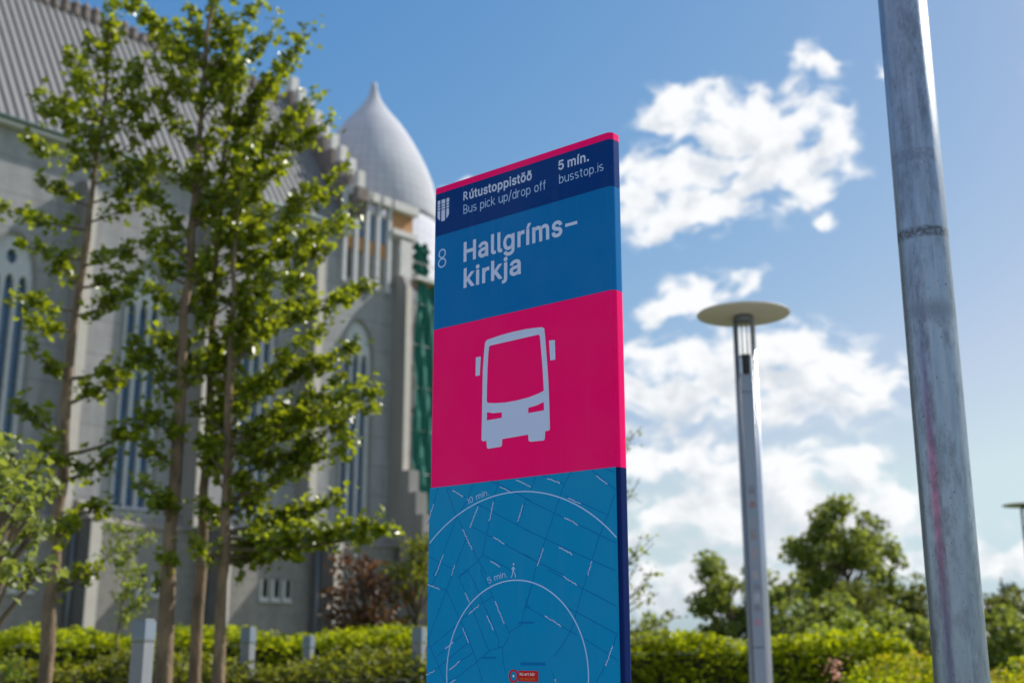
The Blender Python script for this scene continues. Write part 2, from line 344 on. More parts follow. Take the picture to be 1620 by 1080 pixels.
class MB:
    """collects vertices and faces"""
    def __init__(s): s.v, s.f, s.mi = [], [], []
    def add(s, vs, fs, mi=0):
        n = len(s.v); s.v += [tuple(v) for v in vs]; s.f += [tuple(i + n for i in f) for f in fs]; s.mi += [mi] * len(fs); return s
    def box(s, x0, x1, y0, y1, z0, z1, mi=0):
        vs = [(x0, y0, z0), (x1, y0, z0), (x1, y1, z0), (x0, y1, z0), (x0, y0, z1), (x1, y0, z1), (x1, y1, z1), (x0, y1, z1)]
        return s.add(vs, [(0, 3, 2, 1), (4, 5, 6, 7), (0, 1, 5, 4), (1, 2, 6, 5), (2, 3, 7, 6), (3, 0, 4, 7)], mi)
    def prism(s, poly, z0, z1, mi=0):
        """plan polygon (x, y) extruded in z"""
        n = len(poly)
        vs = [(x, y, z0) for x, y in poly] + [(x, y, z1) for x, y in poly]
        fs = [tuple(range(n))[::-1], tuple(range(n, 2 * n))] + [(i, (i + 1) % n, n + (i + 1) % n, n + i) for i in range(n)]
        return s.add(vs, fs, mi)
    def tube(s, pts, rad, n=8, cap=True, mi=0):
        pts = [Vector(p) for p in pts]; k = len(pts)
        if not hasattr(rad, '__len__'): rad = [rad] * k
        vs, fs = [], []
        up = None
        for i, p in enumerate(pts):
            d = (pts[min(i + 1, k - 1)] - pts[max(i - 1, 0)]).normalized()
            if up is None: up = d.orthogonal().normalized()
            up = (up - d * up.dot(d)).normalized(); w = d.cross(up)
            for j in range(n):
                a = 2 * pi * j / n; vs.append(p + (up * cos(a) + w * sin(a)) * rad[i])
        for i in range(k - 1):
            for j in range(n):
                a, b_ = i * n + j, i * n + (j + 1) % n
                fs.append((a, b_, b_ + n, a + n))
        if cap: fs += [tuple(range(n))[::-1], tuple(range((k - 1) * n, k * n))]
        return s.add(vs, fs, mi)
    def lathe(s, prof, n=32, c=(0, 0), mi=0):
        vs, fs = [], []
        for r, z in prof:
            for j in range(n):
                a = 2 * pi * j / n; vs.append((c[0] + r * cos(a), c[1] + r * sin(a), z))
        for i in range(len(prof) - 1):
            for j in range(n):
                a, b_ = i * n + j, i * n + (j + 1) % n
                fs.append((a, b_, b_ + n, a + n))
        if prof[0][0] > 1e-6: fs.append(tuple(range(n))[::-1])
        if prof[-1][0] > 1e-6: fs.append(tuple(range((len(prof) - 1) * n, len(prof) * n)))
        return s.add(vs, fs, mi)
    def mesh(s, name, mats, smooth=False):
        me = bpy.data.meshes.new(name); me.from_pydata(s.v, [], s.f)
        if not isinstance(mats, (list, tuple)): mats = [mats]
        for m in mats: me.materials.append(m)
        if len(mats) > 1: me.polygons.foreach_set('material_index', s.mi)
        if smooth: me.polygons.foreach_set('use_smooth', [True] * len(me.polygons))
        me.update(); return me
    def build(s, name, mats, parent=None, smooth=False, **kw):
        return link(name, s.mesh(name, mats, smooth), parent, **kw)

def plate(mb, loops, y0, y1, mi=0):
    """flat shape in the x-z plane with holes, from y0 (front) to y1 (back)"""
    P3 = [[Vector((x, z, 0)) for x, z in lp] for lp in loops]
    tris = tessellate_polygon(P3)
    flat = [p for lp in loops for p in lp]; n = len(flat)
    area = 0
    fs = []
    for t in tris:
        a, b_, c_ = [flat[i] for i in t]
        ar = (b_[0] - a[0]) * (c_[1] - a[1]) - (b_[1] - a[1]) * (c_[0] - a[0])
        t = tuple(t) if ar > 0 else tuple(t)[::-1]
        fs.append(t)                       # faces -y
        fs.append(tuple(i + n for i in t[::-1]))
    k = 0
    for li, lp in enumerate(loops):
        m_ = len(lp)
        ar = sum(lp[i][0] * lp[(i + 1) % m_][1] - lp[(i + 1) % m_][0] * lp[i][1] for i in range(m_))
        ccw = (ar > 0) == (li == 0)
        for i in range(m_):
            a, b_ = k + i, k + (i + 1) % m_
            fs.append((a, a + n, b_ + n, b_) if ccw else (a, b_, b_ + n, a + n))
        k += m_
    return mb.add([(x, y0, z) for x, z in flat] + [(x, y1, z) for x, z in flat], fs, mi)

def leaves_mesh(name, P, size, material, seed=0, up=.35, aspect=.75, fold=.18, droop=0.0):
    """one small folded leaf of four corners per point"""
    rs = np.random.RandomState(seed)
    P = np.asarray(P, float); n = len(P)
    nm = rs.normal(size=(n, 3)); nm[:, 2] = np.abs(nm[:, 2]) + up; nm /= np.linalg.norm(nm, axis=1)[:, None]
    t = rs.normal(size=(n, 3)); t[:, 2] -= droop; t -= nm * (t * nm).sum(1)[:, None]; t /= np.linalg.norm(t, axis=1)[:, None]
    b = np.cross(nm, t)
    sz = (size * rs.uniform(.65, 1.25, n))[:, None]
    L_ = t * sz; Wd = b * sz * aspect * .5; Fo = nm * sz * fold
    v = np.stack([P - L_ * .5, P + Wd - L_ * .05 + Fo, P + L_ * .5, P - Wd - L_ * .05 + Fo], 1).reshape(-1, 3)
    base = np.arange(n) * 4
    f = np.stack([base, base + 1, base + 2, base, base + 2, base + 3], 1).reshape(-1)
    me = bpy.data.meshes.new(name)
    me.vertices.add(n * 4); me.vertices.foreach_set('co', v.ravel())
    me.loops.add(n * 6); me.loops.foreach_set('vertex_index', f)
    me.polygons.add(n * 2); me.polygons.foreach_set('loop_start', np.arange(n * 2) * 3)
    me.materials.append(material)
    me.update(calc_edges=True); me.validate()
    return me

# ================================================================== SETTING
MB().add([(-3000, -3000, 0), (3000, -3000, 0), (3000, 3000, 0), (-3000, 3000, 0)], [(0, 1, 2, 3)]).build('ground', M['grass'], kind='structure')
MB().box(-7, 8, -6, 6.2, -.02, .03).build('pavement', M['paving'], kind='structure')
MB().box(.3, 8, 6.7, 10.6, -.02, .034).build('path', M['paving'], kind='structure')

# ================================================================== CHURCH
A_ = radians(48)
ch = empty('church', (-40 * cos(radians(42)), 40 * sin(radians(42)), 0), A_,
           label='grey roughcast church with steep ribbed roof, tall lancet windows and onion dome', cat='church')
# local axes: x along the nave, -y outward, z up
WC = [13.0, 18.3, 23.6, 28.9, 34.2]          # window centres
def lancet(c, hw, zb, zs, zt, n=8):
    """pointed arch outline: springing at zs, tip at zt"""
    L_ = [(c - hw, zb), (c + hw, zb), (c + hw, zs)]
    for i in range(1, n + 1):
        t = i / n; L_.append((c + hw * cos(t * pi / 2) ** .9 if i < n else c, zs + (zt - zs) * sin(t * pi / 2) ** 1.0))
    for i in range(n - 1, -1, -1):
        t = i / n; L_.append((c - hw * cos(t * pi / 2) ** .9, zs + (zt - zs) * sin(t * pi / 2)))
    return L_
ZB, ZS, ZT = 6.25, 13.6, 15.5
w = MB()
plate(w, [[(4, 5.6), (33.2, 5.6), (33.2, 19.6), (4, 19.6)]] + [lancet(c, .86, ZB, ZS, ZT) for c in WC[:4]], 0, .7)
plate(w, [[(33.2, 5.6), (37.3, 5.6), (37.3, 17.4), (33.2, 17.4)], lancet(WC[4], .86, ZB, ZS, ZT)], 0, .7)
w.box(4, 37.3, 9.3, 10, 0, 19.6)
w.build('wall', M['wall'], ch)
pl = MB()
TW = [13.6, 19.2, 24.6, 30.0, 34.6]
holes = []
for c in TW[:4]:
    for k in (-1, 0, 1): holes.append([(c + k * .56 - .2, 3.2), (c + k * .56 + .2, 3.2), (c + k * .56 + .2, 4.0), (c + k * .56 - .2, 4.0)])
plate(pl, [[(4, 0), (37.6, 0), (37.6, 5.55), (4, 5.55)]] + holes, -.4, .2)
pl.build('plinth', M['wall_low'], ch)
lg = MB()
lg.add([(4, -.46, 5.55), (37.65, -.46, 5.55), (37.65, .02, 5.55), (4, .02, 5.55), (4, -.46, 5.68), (37.65, -.46, 5.68), (37.65, -.003, 5.95), (4, -.003, 5.95)],
       [(0, 3, 2, 1), (0, 1, 5, 4), (4, 5, 6, 7), (1, 2, 6, 5), (3, 0, 4, 7)])
lg.build('ledge', M['wall_low'], ch)
# small basement windows
swf = MB(); plate(swf, [[(-.21, -.06), (.19, -.06), (.19, .76), (-.21, .76)], [(-.10, .06), (.17, .06), (.17, .74), (-.10, .74)]], -.03, .02)
swm = swf.mesh('small_window', M['trim']); swp = MB().box(-.2, .2, .18, .2, 0, .8).mesh('pane', M['dark'])
sill = MB().box(-.23, .23, -.10, -.035, -.12, -.065).mesh('sill', M['trim'])
for c in TW[:4]:
    for k in (-1, 0, 1):
        o = link('small_window', swm, ch, (c + k * .56, -.4, 3.2)); link('pane', swp, o); link('sill', sill, o)
# lancet windows with stone tracery
def small_lancet(c, hw, zb, zs, zt): return lancet(c, hw, zb, zs, zt, 5)
tr = MB()
plate(tr, [lancet(0, .84, ZB, ZS, ZT), small_lancet(-.49, .185, ZB + .1, 13.35, 14.05), small_lancet(0, .185, ZB + .1, 13.35, 14.05), small_lancet(.49, .185, ZB + .1, 13.35, 14.05),
           [(.0 + .2 * cos(a * pi / 6), 14.68 + .28 * sin(a * pi / 6)) for a in range(12)]], .12, .34)
trm = tr.mesh('tracery', M['tracery'])
gl = MB().box(-.82, .82, .40, .43, ZB, ZT - .1).mesh('glazing', M['glass'])
# raised rim round the opening
rim = MB(); plate(rim, [lancet(0, .94, ZB - .06, ZS, ZT + .1), lancet(0, .862, ZB - .02, ZS, ZT + .01)], -.035, .12)
rimm = rim.mesh('window', M['fin'])
bar = MB().box(-.82, .82, .36, .39, 0, .05).mesh('glazing_bar', M['pipe'])
for c in WC:
    o = link('window', rimm, ch, (c, 0, 0)); link('tracery', trm, o); link('pane', gl, o)
    for z in (7.5, 8.9, 10.3, 11.7, 13.0): link('glazing_bar', bar, o, (0, 0, z))
# upper buttress fins: shaded flank, pale front edge
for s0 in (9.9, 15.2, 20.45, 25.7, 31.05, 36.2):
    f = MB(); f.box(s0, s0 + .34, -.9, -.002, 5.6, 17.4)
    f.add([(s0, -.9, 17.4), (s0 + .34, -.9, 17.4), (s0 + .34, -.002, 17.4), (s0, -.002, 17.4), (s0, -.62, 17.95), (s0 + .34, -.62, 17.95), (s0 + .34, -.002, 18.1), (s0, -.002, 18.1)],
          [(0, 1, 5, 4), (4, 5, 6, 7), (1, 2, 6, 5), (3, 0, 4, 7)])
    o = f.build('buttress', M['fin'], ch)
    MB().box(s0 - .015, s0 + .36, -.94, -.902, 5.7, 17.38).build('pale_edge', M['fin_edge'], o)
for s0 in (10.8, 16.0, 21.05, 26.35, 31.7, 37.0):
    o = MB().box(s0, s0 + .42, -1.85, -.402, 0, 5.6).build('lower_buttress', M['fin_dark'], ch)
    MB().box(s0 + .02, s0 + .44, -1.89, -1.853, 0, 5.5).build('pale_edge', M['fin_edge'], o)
    MB().add([(s0 - .04, -1.92, 5.6), (s0 + .46, -1.92, 5.6), (s0 + .46, -.47, 5.6), (s0 - .04, -.47, 5.6), (s0 - .04, -.9, 6.3), (s0 + .46, -.9, 6.3), (s0 + .46, -.47, 6.3), (s0 - .04, -.47, 6.3)],
             [(0, 3, 2, 1), (0, 1, 5, 4), (4, 5, 6, 7), (1, 2, 6, 5), (2, 3, 7, 6), (3, 0, 4, 7)]).build('coping', M['wall_low'], o)
    MB().tube([(s0 - .1, -1.0, 0), (s0 - .1, -1.0, 5.2)], .07, 8).build('downpipe', M['pipe'], ch, smooth=True)
# stepped foot of the last buttress
for k, (p_, zt_) in enumerate(((1.45, 8.9), (1.95, 7.9), (2.4, 6.9), (2.9, 6.1))):
    MB().box(36.1 - .02 * k, 36.7 + .02 * k, -p_, -.95 if k == 0 else -(1.45, 1.95, 2.4)[k - 1] - .003, 0, zt_).build('buttress_foot', M['fin'], ch)
# steep roof
RX0, RX1, RZ, RY = 4.0, 33.3, 27.5, 5.0
MB().add([(RX0, -.25, 19.5), (RX1, -.25, 19.5), (RX1, RY, RZ), (RX0, RY, RZ), (RX1, 2 * RY + .25, 19.5), (RX0, 2 * RY + .25, 19.5)],
         [(0, 1, 2, 3), (3, 2, 4, 5), (0, 3, 5), (1, 4, 2), (0, 5, 4, 1)]).build('roof', M['roof'], ch)
L_roof = math.hypot(RY + .25, RZ - 19.5); ang = math.atan2(RZ - 19.5, RY + .25)
sm = MB().box(-.035, .035, 0, L_roof, .002, .07).mesh('roof_seam', M['seam'])
x = 12.2
while x < RX1 - .1:
    link('roof_seam', sm, ch, (x, -.25, 19.5), (ang, 0, 0)); x += .36
MB().tube([(RX0, -.36, 19.52), (RX1, -.36, 19.52)], .09, 10).build('gutter', M['gutter'], ch, smooth=True)
MB().box(RX0, RX1, -.34, -.003, 19.3, 19.46).build('eaves_board', M['trim'], ch)
random.seed(4)
for i in range(46):
    xx = 12 + i * .46
    h_ = random.uniform(.35, .75)
    c_ = MB(); c_.lathe([(.2, 27.35), (.25, 27.5), (.2, 27.5 + h_ * .5), (.23, 27.5 + h_ * .7), (.1, 27.5 + h_)], 7, (xx, 5.0))
    c_.build('ridge_knob', M['crest'], ch)
# stepped gable with little piers
gp = [(-.75, 17.5), (-.75, 21.5)]
STEPS = [(.7 - .66 * k, 21.75 + .8 * k) for k in range(9)]
GY = [(-.72 + .66 * k) for k in range(10)]
poly = [(-.30, 20.3), (-.72, 20.9)]
for k in range(9):
    poly += [(GY[k], 21.5 + .8 * k), (GY[k + 1], 21.5 + .8 * k)]
poly += [(10 - GY[9 - 1 - k + 0] if False else 0, 0)][:0]
mir = []
for k in range(8, -1, -1):
    mir += [(10 - GY[k + 1], 21.5 + .8 * k), (10 - GY[k], 21.5 + .8 * k)]
poly += mir + [(10.72, 20.9), (10.3, 20.3)]
g = MB()
n_ = len(poly)
g.add([(33.3, y, z) for y, z in poly] + [(33.95, y, z) for y, z in poly], [(i, (i + 1) % n_, n_ + (i + 1) % n_, n_ + i) for i in range(n_)][::1])
for x_, flip in ((33.3, 0), (33.95, 1)):
    T3 = tessellate_polygon([[Vector((y, z, 0)) for y, z in poly]])
    g.add([(x_, y, z) for y, z in poly], [tuple(t) for t in T3])
g.box(33.3, 33.95, .02, 10, 17.4, 19.6)
g.build('gable_wall', M['crest'], ch)
for k in range(9):
    for sgn in (0, 1):
        y_ = GY[k] + .33; y_ = y_ if sgn == 0 else 10 - y_
        MB().box(33.42, 33.83, y_ - .17, y_ + .17, 21.5 + .8 * k, 22.35 + .8 * k).build('gable_pier', M['trim'], ch)
# choir clerestory: pale ribs in front of dark glass, with a plywood band
cl = MB(); cl.box(33.95, 37.3, .7, 1.0, 17.4, 21.2); cl.box(33.95, 37.3, 1.0, 9.3, 17.4, 21.3); cl.build('choir_wall', M['wall'], ch)
RIB = [33.1, 33.75, 34.4, 35.05, 35.75]
for s0 in RIB:
    MB().box(s0 - .09, s0 + .09, -.20, .04, 17.1, 21.55).build('rib', M['tracery'], ch)
for a, b_ in zip(RIB, RIB[1:] + [37.4]):
    MB().box(a + .12, b_ - .12 if b_ < 37 else 37.4, -.38, .3, 21.2, 21.62).build('parapet_cap', M['trim'], ch)
    if b_ < 37:
        MB().box(a + .11, b_ - .11, .03, .08, 19.45, 20.7).build('upper_pane', M['glass'], ch)
        MB().box(a + .11, b_ - .11, -.05, .05, 18.75, 19.4).build('plywood_panel', M['tan'], ch)
        MB().box(a + .11, b_ - .11, .02, .06, 17.42, 18.7).build('lower_pane', M['wall_low'], ch)
MB().box(35.95, 37.3, -.06, .0, 20.35, 21.15).build('plywood_panel', M['tan'], ch)
MB().box(35.88, 37.4, -.3, .05, 20.0, 20.28).build('parapet_cap', M['trim'], ch)
MB().box(36.0, 36.35, -.05, .0, 17.6, 19.9).build('dark_reveal', M['wall_low'], ch)
MB().box(36.4, 37.1, -.25, .0, 17.7, 19.9).build('choir_pier', M['trim'], ch)
MB().box(37.1, 37.28, -.1, .0, 18.4, 19.95).build('rusty_board', M['rust'], ch)
# drum and onion dome
DOME = [(0.0,30.52),(0.133,30.49),(0.173,30.19),(0.266,29.83),(0.366,29.57),(0.531,29.28),(0.713,29.02),(0.928,28.73),(1.224,28.37),(1.52,28.01),(1.88,27.47),(2.205,26.93),(2.593,26.22),(2.93,25.51),(3.199,24.81),(3.386,24.1),(3.537,23.23),(3.59,22.37)]
prof = [(3.59, 22.37)] + [(r, z) for r, z in DOME[::-1][1:]]
d0 = MB().lathe([(3.62, 0), (3.62, 17), (3.62, 22.3)], 64, (39.0, 5.0)).build('drum', M['dome'], ch, smooth=True)
pr2 = []
for (r0, z0), (r1, z1) in zip(prof, prof[1:]):
    m_ = max(1, int(abs(z1 - z0) / .28))
    for i in range(m_): pr2.append((r0 + (r1 - r0) * i / m_, z0 + (z1 - z0) * i / m_))
pr2.append(prof[-1])
dm = MB().lathe(pr2, 64, (39.0, 5.0)).build('onion_dome', M['dome'], ch, smooth=True)
# scaffold tower with green netting beside the choir
sc = empty('scaffold', ch.matrix_basis @ Vector((38.6, -.4, 0)), A_, label='scaffold tower wrapped in green netting below the onion dome', cat='scaffold')
sc.location = Matrix.Rotation(A_, 4, 'Z') @ Vector((38.6, -.2, 0)) + ch.location
def netting(x0, x1, z0, z1, seed, y_=0.0):
    rs = random.Random(seed); nx, nz = 9, 30; vs = []; fs = []
    for j in range(nz + 1):
        for i in range(nx + 1):
            vs.append((x0 + (x1 - x0) * i / nx, y_ + rs.uniform(-.05, .05) + .1 * sin(i * 1.7 + j * .8), z0 + (z1 - z0) * j / nz + .12 * sin(i * 1.1)))
    for j in range(nz):
        for i in range(nx): fs.append((j * (nx + 1) + i, j * (nx + 1) + i + 1, (j + 1) * (nx + 1) + i + 1, (j + 1) * (nx + 1) + i))
    b = MB(); b.add(vs, fs); return b
netting(-1.15, .55, .3, 18.0, 1).build('green_netting', M['net'], sc)
netting(-.9, .1, 18.3, 20.2, 2, .5).build('green_netting', M['net'], sc)
for x_ in (-1.2, 0.6, 2.2):
    for y_ in (.05, 1.1): MB().tube([(x_, y_, 0), (x_, y_, 18.6)], .035, 6).build('scaffold_pole', M['steel'], sc)
for z in [2 + 2 * k for k in range(9)]:
    MB().box(-1.25, 2.3, .1, 1.05, z, z + .05).build('plank_deck', M['tan'], sc)
    MB().tube([(-1.4, .02, z + 1), (2.4, .02, z + 1)], .03, 6).build('guard_rail', M['steel'], sc)
MB().box(-1.3, 1.0, -.25, .3, 18.1, 18.3).build('platform', M['trim'], sc)

# ================================================================== BUS STOP TOTEM
SA = radians(40.233)
SW, ST = .6, .043
PL = (.2419 - SW * cos(SA), 2.7469 + SW * sin(SA), 0)
sg = empty('bus_stop_totem', PL, -SA, label='tall pink and blue bus stop totem with white bus pictogram and walking map', cat='sign')
def rrect(x0, x1, y0, y1, r, n=5):
    P = []
    for cx, cy, a0 in ((x0 + r, y0 + r, 180), (x1 - r, y0 + r, 270), (x1 - r, y1 - r, 0), (x0 + r, y1 - r, 90)):
        for i in range(n + 1):
            a = radians(a0 + 90 * i / n); P.append((cx + r * cos(a), cy + r * sin(a)))
    return P
PROF = rrect(0, SW, 0, ST, .0135, 7)
def band(name, z0, z1, m):
    b = MB(); b.prism(PROF, z0, z1); o = b.build(name, m, sg); return o
BZ = dict(cap=(2.5585, 2.576), head=(2.4355, 2.5583), name=(2.173, 2.4353), pic=(1.7507, 2.1728))
cap = band('pink_top_band', *BZ['cap'], M['pink']); head = band('navy_header_band', *BZ['head'], M['navy'])
nam = band('blue_name_band', *BZ['name'], M['blue']); pic = band('pink_pictogram_band', *BZ['pic'], M['pink'])
mpb = band('navy_map_body', .06, 1.7505, M['edge_navy'])
MB().box(.1, .5, -.15, ST + .15, .031, .06).build('base_plate', M['steel'], sg)
MB().box(.004, .5945, -.0007, -.0001, .35, 1.7505).build('map_sheet', M['map'], sg)
# --- monoline lettering ---------------------------------------------------
def arc(cx, cy, rx, ry, a0, a1, n=10, p=2.25):
    out = []
    for i in range(n + 1):
        a = radians(a0 + (a1 - a0) * i / n); c, s = cos(a), sin(a)
        out.append((cx + rx * math.copysign(abs(c) ** (2 / p), c), cy + ry * math.copysign(abs(s) ** (2 / p), s)))
    return out
XH, CH, DS = .72, 1.0, -.25
def glyph(c, w):
    """strokes [(points, closed, width)], advance"""
    h = w / 2; W_ = .50 + .55 * w; l, r = h, W_ - h; m = W_ / 2; rx = m - h
    ox, oy = m, XH / 2; oy_r = XH / 2 - h
    dot = lambda x, y: ([(x - h * 1.05, y), (x + h * 1.05, y)], False, w * 1.05)
    O = (arc(ox, oy, rx, oy_r, 0, 360, 22)[:-1], True, w)
    hx = CH - h
    arch = lambda l_, r_: [(l_, XH * .45)] + arc((l_ + r_) / 2, XH * .56, (r_ - l_) / 2, XH * .44 - h, 170, 0, 8) + [(r_, 0)]
    if c == 'o': return [O], W_
    if c == 'ö': return [O, dot(m - .13, XH + .2), dot(m + .13, XH + .2)], W_
    if c == 'ð': return [(arc(ox, XH * .42, rx, XH * .42 - h, 0, 360, 22)[:-1], True, w), ([(m - .14, CH), (m + .06, XH * 1.12), (r - .01, XH * .82), (r, XH * .42)], False, w * .9), ([(m - .08, XH + .10), (r - .02, CH - .03)], False, w * .7)], W_
    if c in 'pb': return [O, ([(l, DS if c == 'p' else 0), (l, XH if c == 'p' else CH)], False, w)], W_
    if c == 'd': return [O, ([(r, 0), (r, CH)], False, w)], W_
    if c == 'g': return [O, ([(r, XH), (r, -.04)] + arc(m, -.06, rx, .18 - h * .4, 0, -150, 8), False, w)], W_
    if c == 'n': return [([(l, 0), (l, XH)], False, w), (arch(l, r), False, w)], W_
    if c == 'h': return [([(l, 0), (l, CH)], False, w), (arch(l, r), False, w)], W_
    if c == 'm':
        r2 = l + (r - l) * .86; r3 = r2 + (r2 - l)
        return [([(l, 0), (l, XH)], False, w), (arch(l, r2), False, w), (arch(r2, r3), False, w)], r3 + h
    if c in 'uú':
        s = [([(r, 0), (r, XH)], False, w), ([(l, XH)] + arc(m, XH * .44, rx, XH * .44 - h, 180, 350, 8) + [(r, XH * .55)], False, w)]
        if c == 'ú': s.append(([(m - .05, XH + .12), (m + .1, XH + .31)], False, w * .95))
        return s, W_
    if c == 'r': return [([(l, 0), (l, XH)], False, w), (arc(l + .26, XH * .56, .26, XH * .44 - h, 175, 80, 6), False, w)], .33 + w * .5
    if c in 'ií':
        s = [([(h, 0), (h, XH)], False, w)]
        s.append(dot(h, XH + .2) if c == 'i' else ([(h - .03, XH + .12), (h + .13, XH + .31)], False, w * .95))
        return s, w
    if c == 'l': return [([(h, 0), (h, CH)], False, w)], w
    if c == 'j': return [([(h, XH), (h, -.08)] + arc(h - .12, -.08, .12, .15, 0, -80, 5), False, w), dot(h, XH + .2)], w
    if c == 'k': return [([(l, 0), (l, CH)], False, w), ([(r - .02, XH), (l + h * .6, XH * .42)], False, w * .98), ([(l + .12, XH * .5), (r + .02, 0)], False, w)], W_ - .02
    if c == 't': return [([(.16, XH + .2), (.16, .2)] + arc(.16 + .14, .2, .14, .2 - h, 180, 280, 5), False, w), ([(0, XH - h), (.34, XH - h)], False, w * .95)], .36
    if c == 'f': return [([(.14, 0), (.14, CH - .2)] + arc(.14 + .15, CH - .2, .15, .2 - h, 180, 90, 5), False, w), ([(0, XH - h), (.33, XH - h)], False, w * .95)], .34
    if c == 's':
        q = (XH - w) / 4; rr = (W_ - .06) / 2 - h; mx = (W_ - .06) / 2
        up = arc(mx, XH - h - q, rr, q, 40, 250, 9, 2.1); dn = arc(mx, h + q, rr, q, 70, -145, 9, 2.1)
        return [(up + dn, False, w)], W_ - .06
    if c == 'a':
        ww = W_ - .04; rr = ww - h
        return [([(h * 1.2, XH - .14)] + arc(ww / 2, XH - .2, ww / 2 - h, .2 - h, 150, 0, 7) + [(rr, 0)], False, w),
                (arc(ww / 2 - .0, .22, ww / 2 - h, .22 - h, 0, 360, 16)[:-1], True, w)], ww
    if c == 'c': return [(arc(ox, oy, rx, oy_r, 42, 318, 16), False, w)], W_ - .05
    if c in 'eé':
        s = [(arc(ox, oy, rx, oy_r, -40, -360, 18), False, w), ([(l, oy), (r, oy)], False, w * .9)]
        if c == 'é': s.append(([(m - .04, XH + .12), (m + .1, XH + .31)], False, w))
        return s, W_
    if c == 'H': return [([(l, 0), (l, CH)], False, w), ([(W_ + .06 - h, 0), (W_ + .06 - h, CH)], False, w), ([(l, .5), (W_ + .06 - h, .5)], False, w * .95)], W_ + .06
    if c in 'RB':
        bw = W_ - .02 - h
        bowl = [(l, hx)] + arc(bw - .23, hx - (hx - .48) / 2, .23, (hx - .48) / 2, 90, -90, 8) + [(l, .48)]
        s = [([(l, 0), (l, CH)], False, w), (bowl, False, w)]
        if c == 'R': s.append(([(m - .02, .47), (W_ + .02, 0)], False, w))
        else: s.append(([(l, .48)] + arc(bw - .2, (.48 + h) / 2, .23, (.48 - h) / 2, 90, -90, 8) + [(l, h)], False, w))
        return s, W_ + .02
    if c == 'Þ': return [([(l, 0), (l, CH)], False, w), ([(l, .76)] + arc(m, .52, rx, .24, 90, -90, 8) + [(l, .28)], False, w)], W_
    if c == 'Y': return [([(h, CH), (m, .45), (m, 0)], False, w), ([(W_ - h, CH), (m, .45)], False, w)], W_
    if c == '5': return [([(r - .02, hx), (l + .03, hx), (l, .55)] + arc(m - .01, .33, rx + .01, .33 - h, 130, -150, 12), False, w)], W_
    if c == '8': return [(arc(m, .745, rx * .86, .255 - h, 0, 360, 18, 2.1)[:-1], True, w), (arc(m, .25, rx, .25 - h * .8, 0, 360, 20, 2.1)[:-1], True, w)], W_
    if c == '1': return [([(.02, CH - .24), (.2, hx), (.2, 0)], False, w)], .2 + h
    if c == '0': return [(arc(m, .5, rx, .5 - h, 0, 360, 22)[:-1], True, w)], W_
    if c == '.': return [dot(h + .05, h)], w + .12
    if c == '-': return [([(0, .38), (.34, .38)], False, w)], .34
    if c == '/': return [([(0, -.12), (.36, CH + .06)], False, w)], .36
    return [], .26
def ribbon(mb, pts, w_, closed, y, f):
    """constant width stroke with mitred corners; f maps the plane"""
    n = len(pts); L_, R_ = [], []
    for i in range(n):
        p = Vector(pts[i])
        a = Vector(pts[(i - 1) % n]) if (closed or i) else None
        b = Vector(pts[(i + 1) % n]) if (closed or i < n - 1) else None
        d0_ = (p - a).normalized() if a is not None and (p - a).length > 1e-7 else None
        d1_ = (b - p).normalized() if b is not None and (b - p).length > 1e-7 else None
        if d0_ is None: d0_ = d1_
        if d1_ is None: d1_ = d0_
        if d0_ is None: continue
        n0 = Vector((-d0_.y, d0_.x)); n1 = Vector((-d1_.y, d1_.x)); mm = n0 + n1
        mm = n0 if mm.length < 1e-4 else mm.normalized()
        k = min(1.6, 1 / max(.3, mm.dot(n0)))
        L_.append(p + mm * k * w_ / 2); R_.append(p - mm * k * w_ / 2)
    q = len(L_)
    vs = [f(v, y) for v in L_] + [f(v, y) for v in R_]
    fs = [(q + i, q + (i + 1) % q, (i + 1) % q, i) for i in range(q if closed else q - 1)]
    mb.add(vs, fs)
def layout(text, w, track):
    x_ = 0; S_ = []
    for c in text:
        g_, adv = glyph(c, w)
        S_ += [([(x_ + a, b) for a, b in pts], cl_, ww) for pts, cl_, ww in g_]
        x_ += adv + track
    return S_, x_ - track
def write(name, text, x0, x1, z0, h_, w, m, parent, track=.12, y0=-.0005):
    S_, tw = layout(text, w, track); k = (x1 - x0) / tw; mb = MB()
    for i, (pts, cl_, ww) in enumerate(S_):
        ribbon(mb, pts, ww, cl_, y0 - .00003 * (i % 3), lambda v, y: (x0 + v.x * k, y, z0 + v.y * h_))
    return mb.build(name, m, parent)
def write_arc(name, text, cx, cz, R, a0, a1, h_, w, m, parent):
    S_, tw = layout(text, w, .14); mb = MB()
    for i, (pts, cl_, ww) in enumerate(S_):
        def f(v, y):
            a = radians(a0 + (a1 - a0) * v.x / tw); rr = R + v.y * h_
            return (cx + rr * cos(a), y, cz + rr * sin(a))
        ribbon(mb, pts, ww, cl_, -.0014 - .00003 * (i % 3), f)
    return mb.build(name, m, parent)
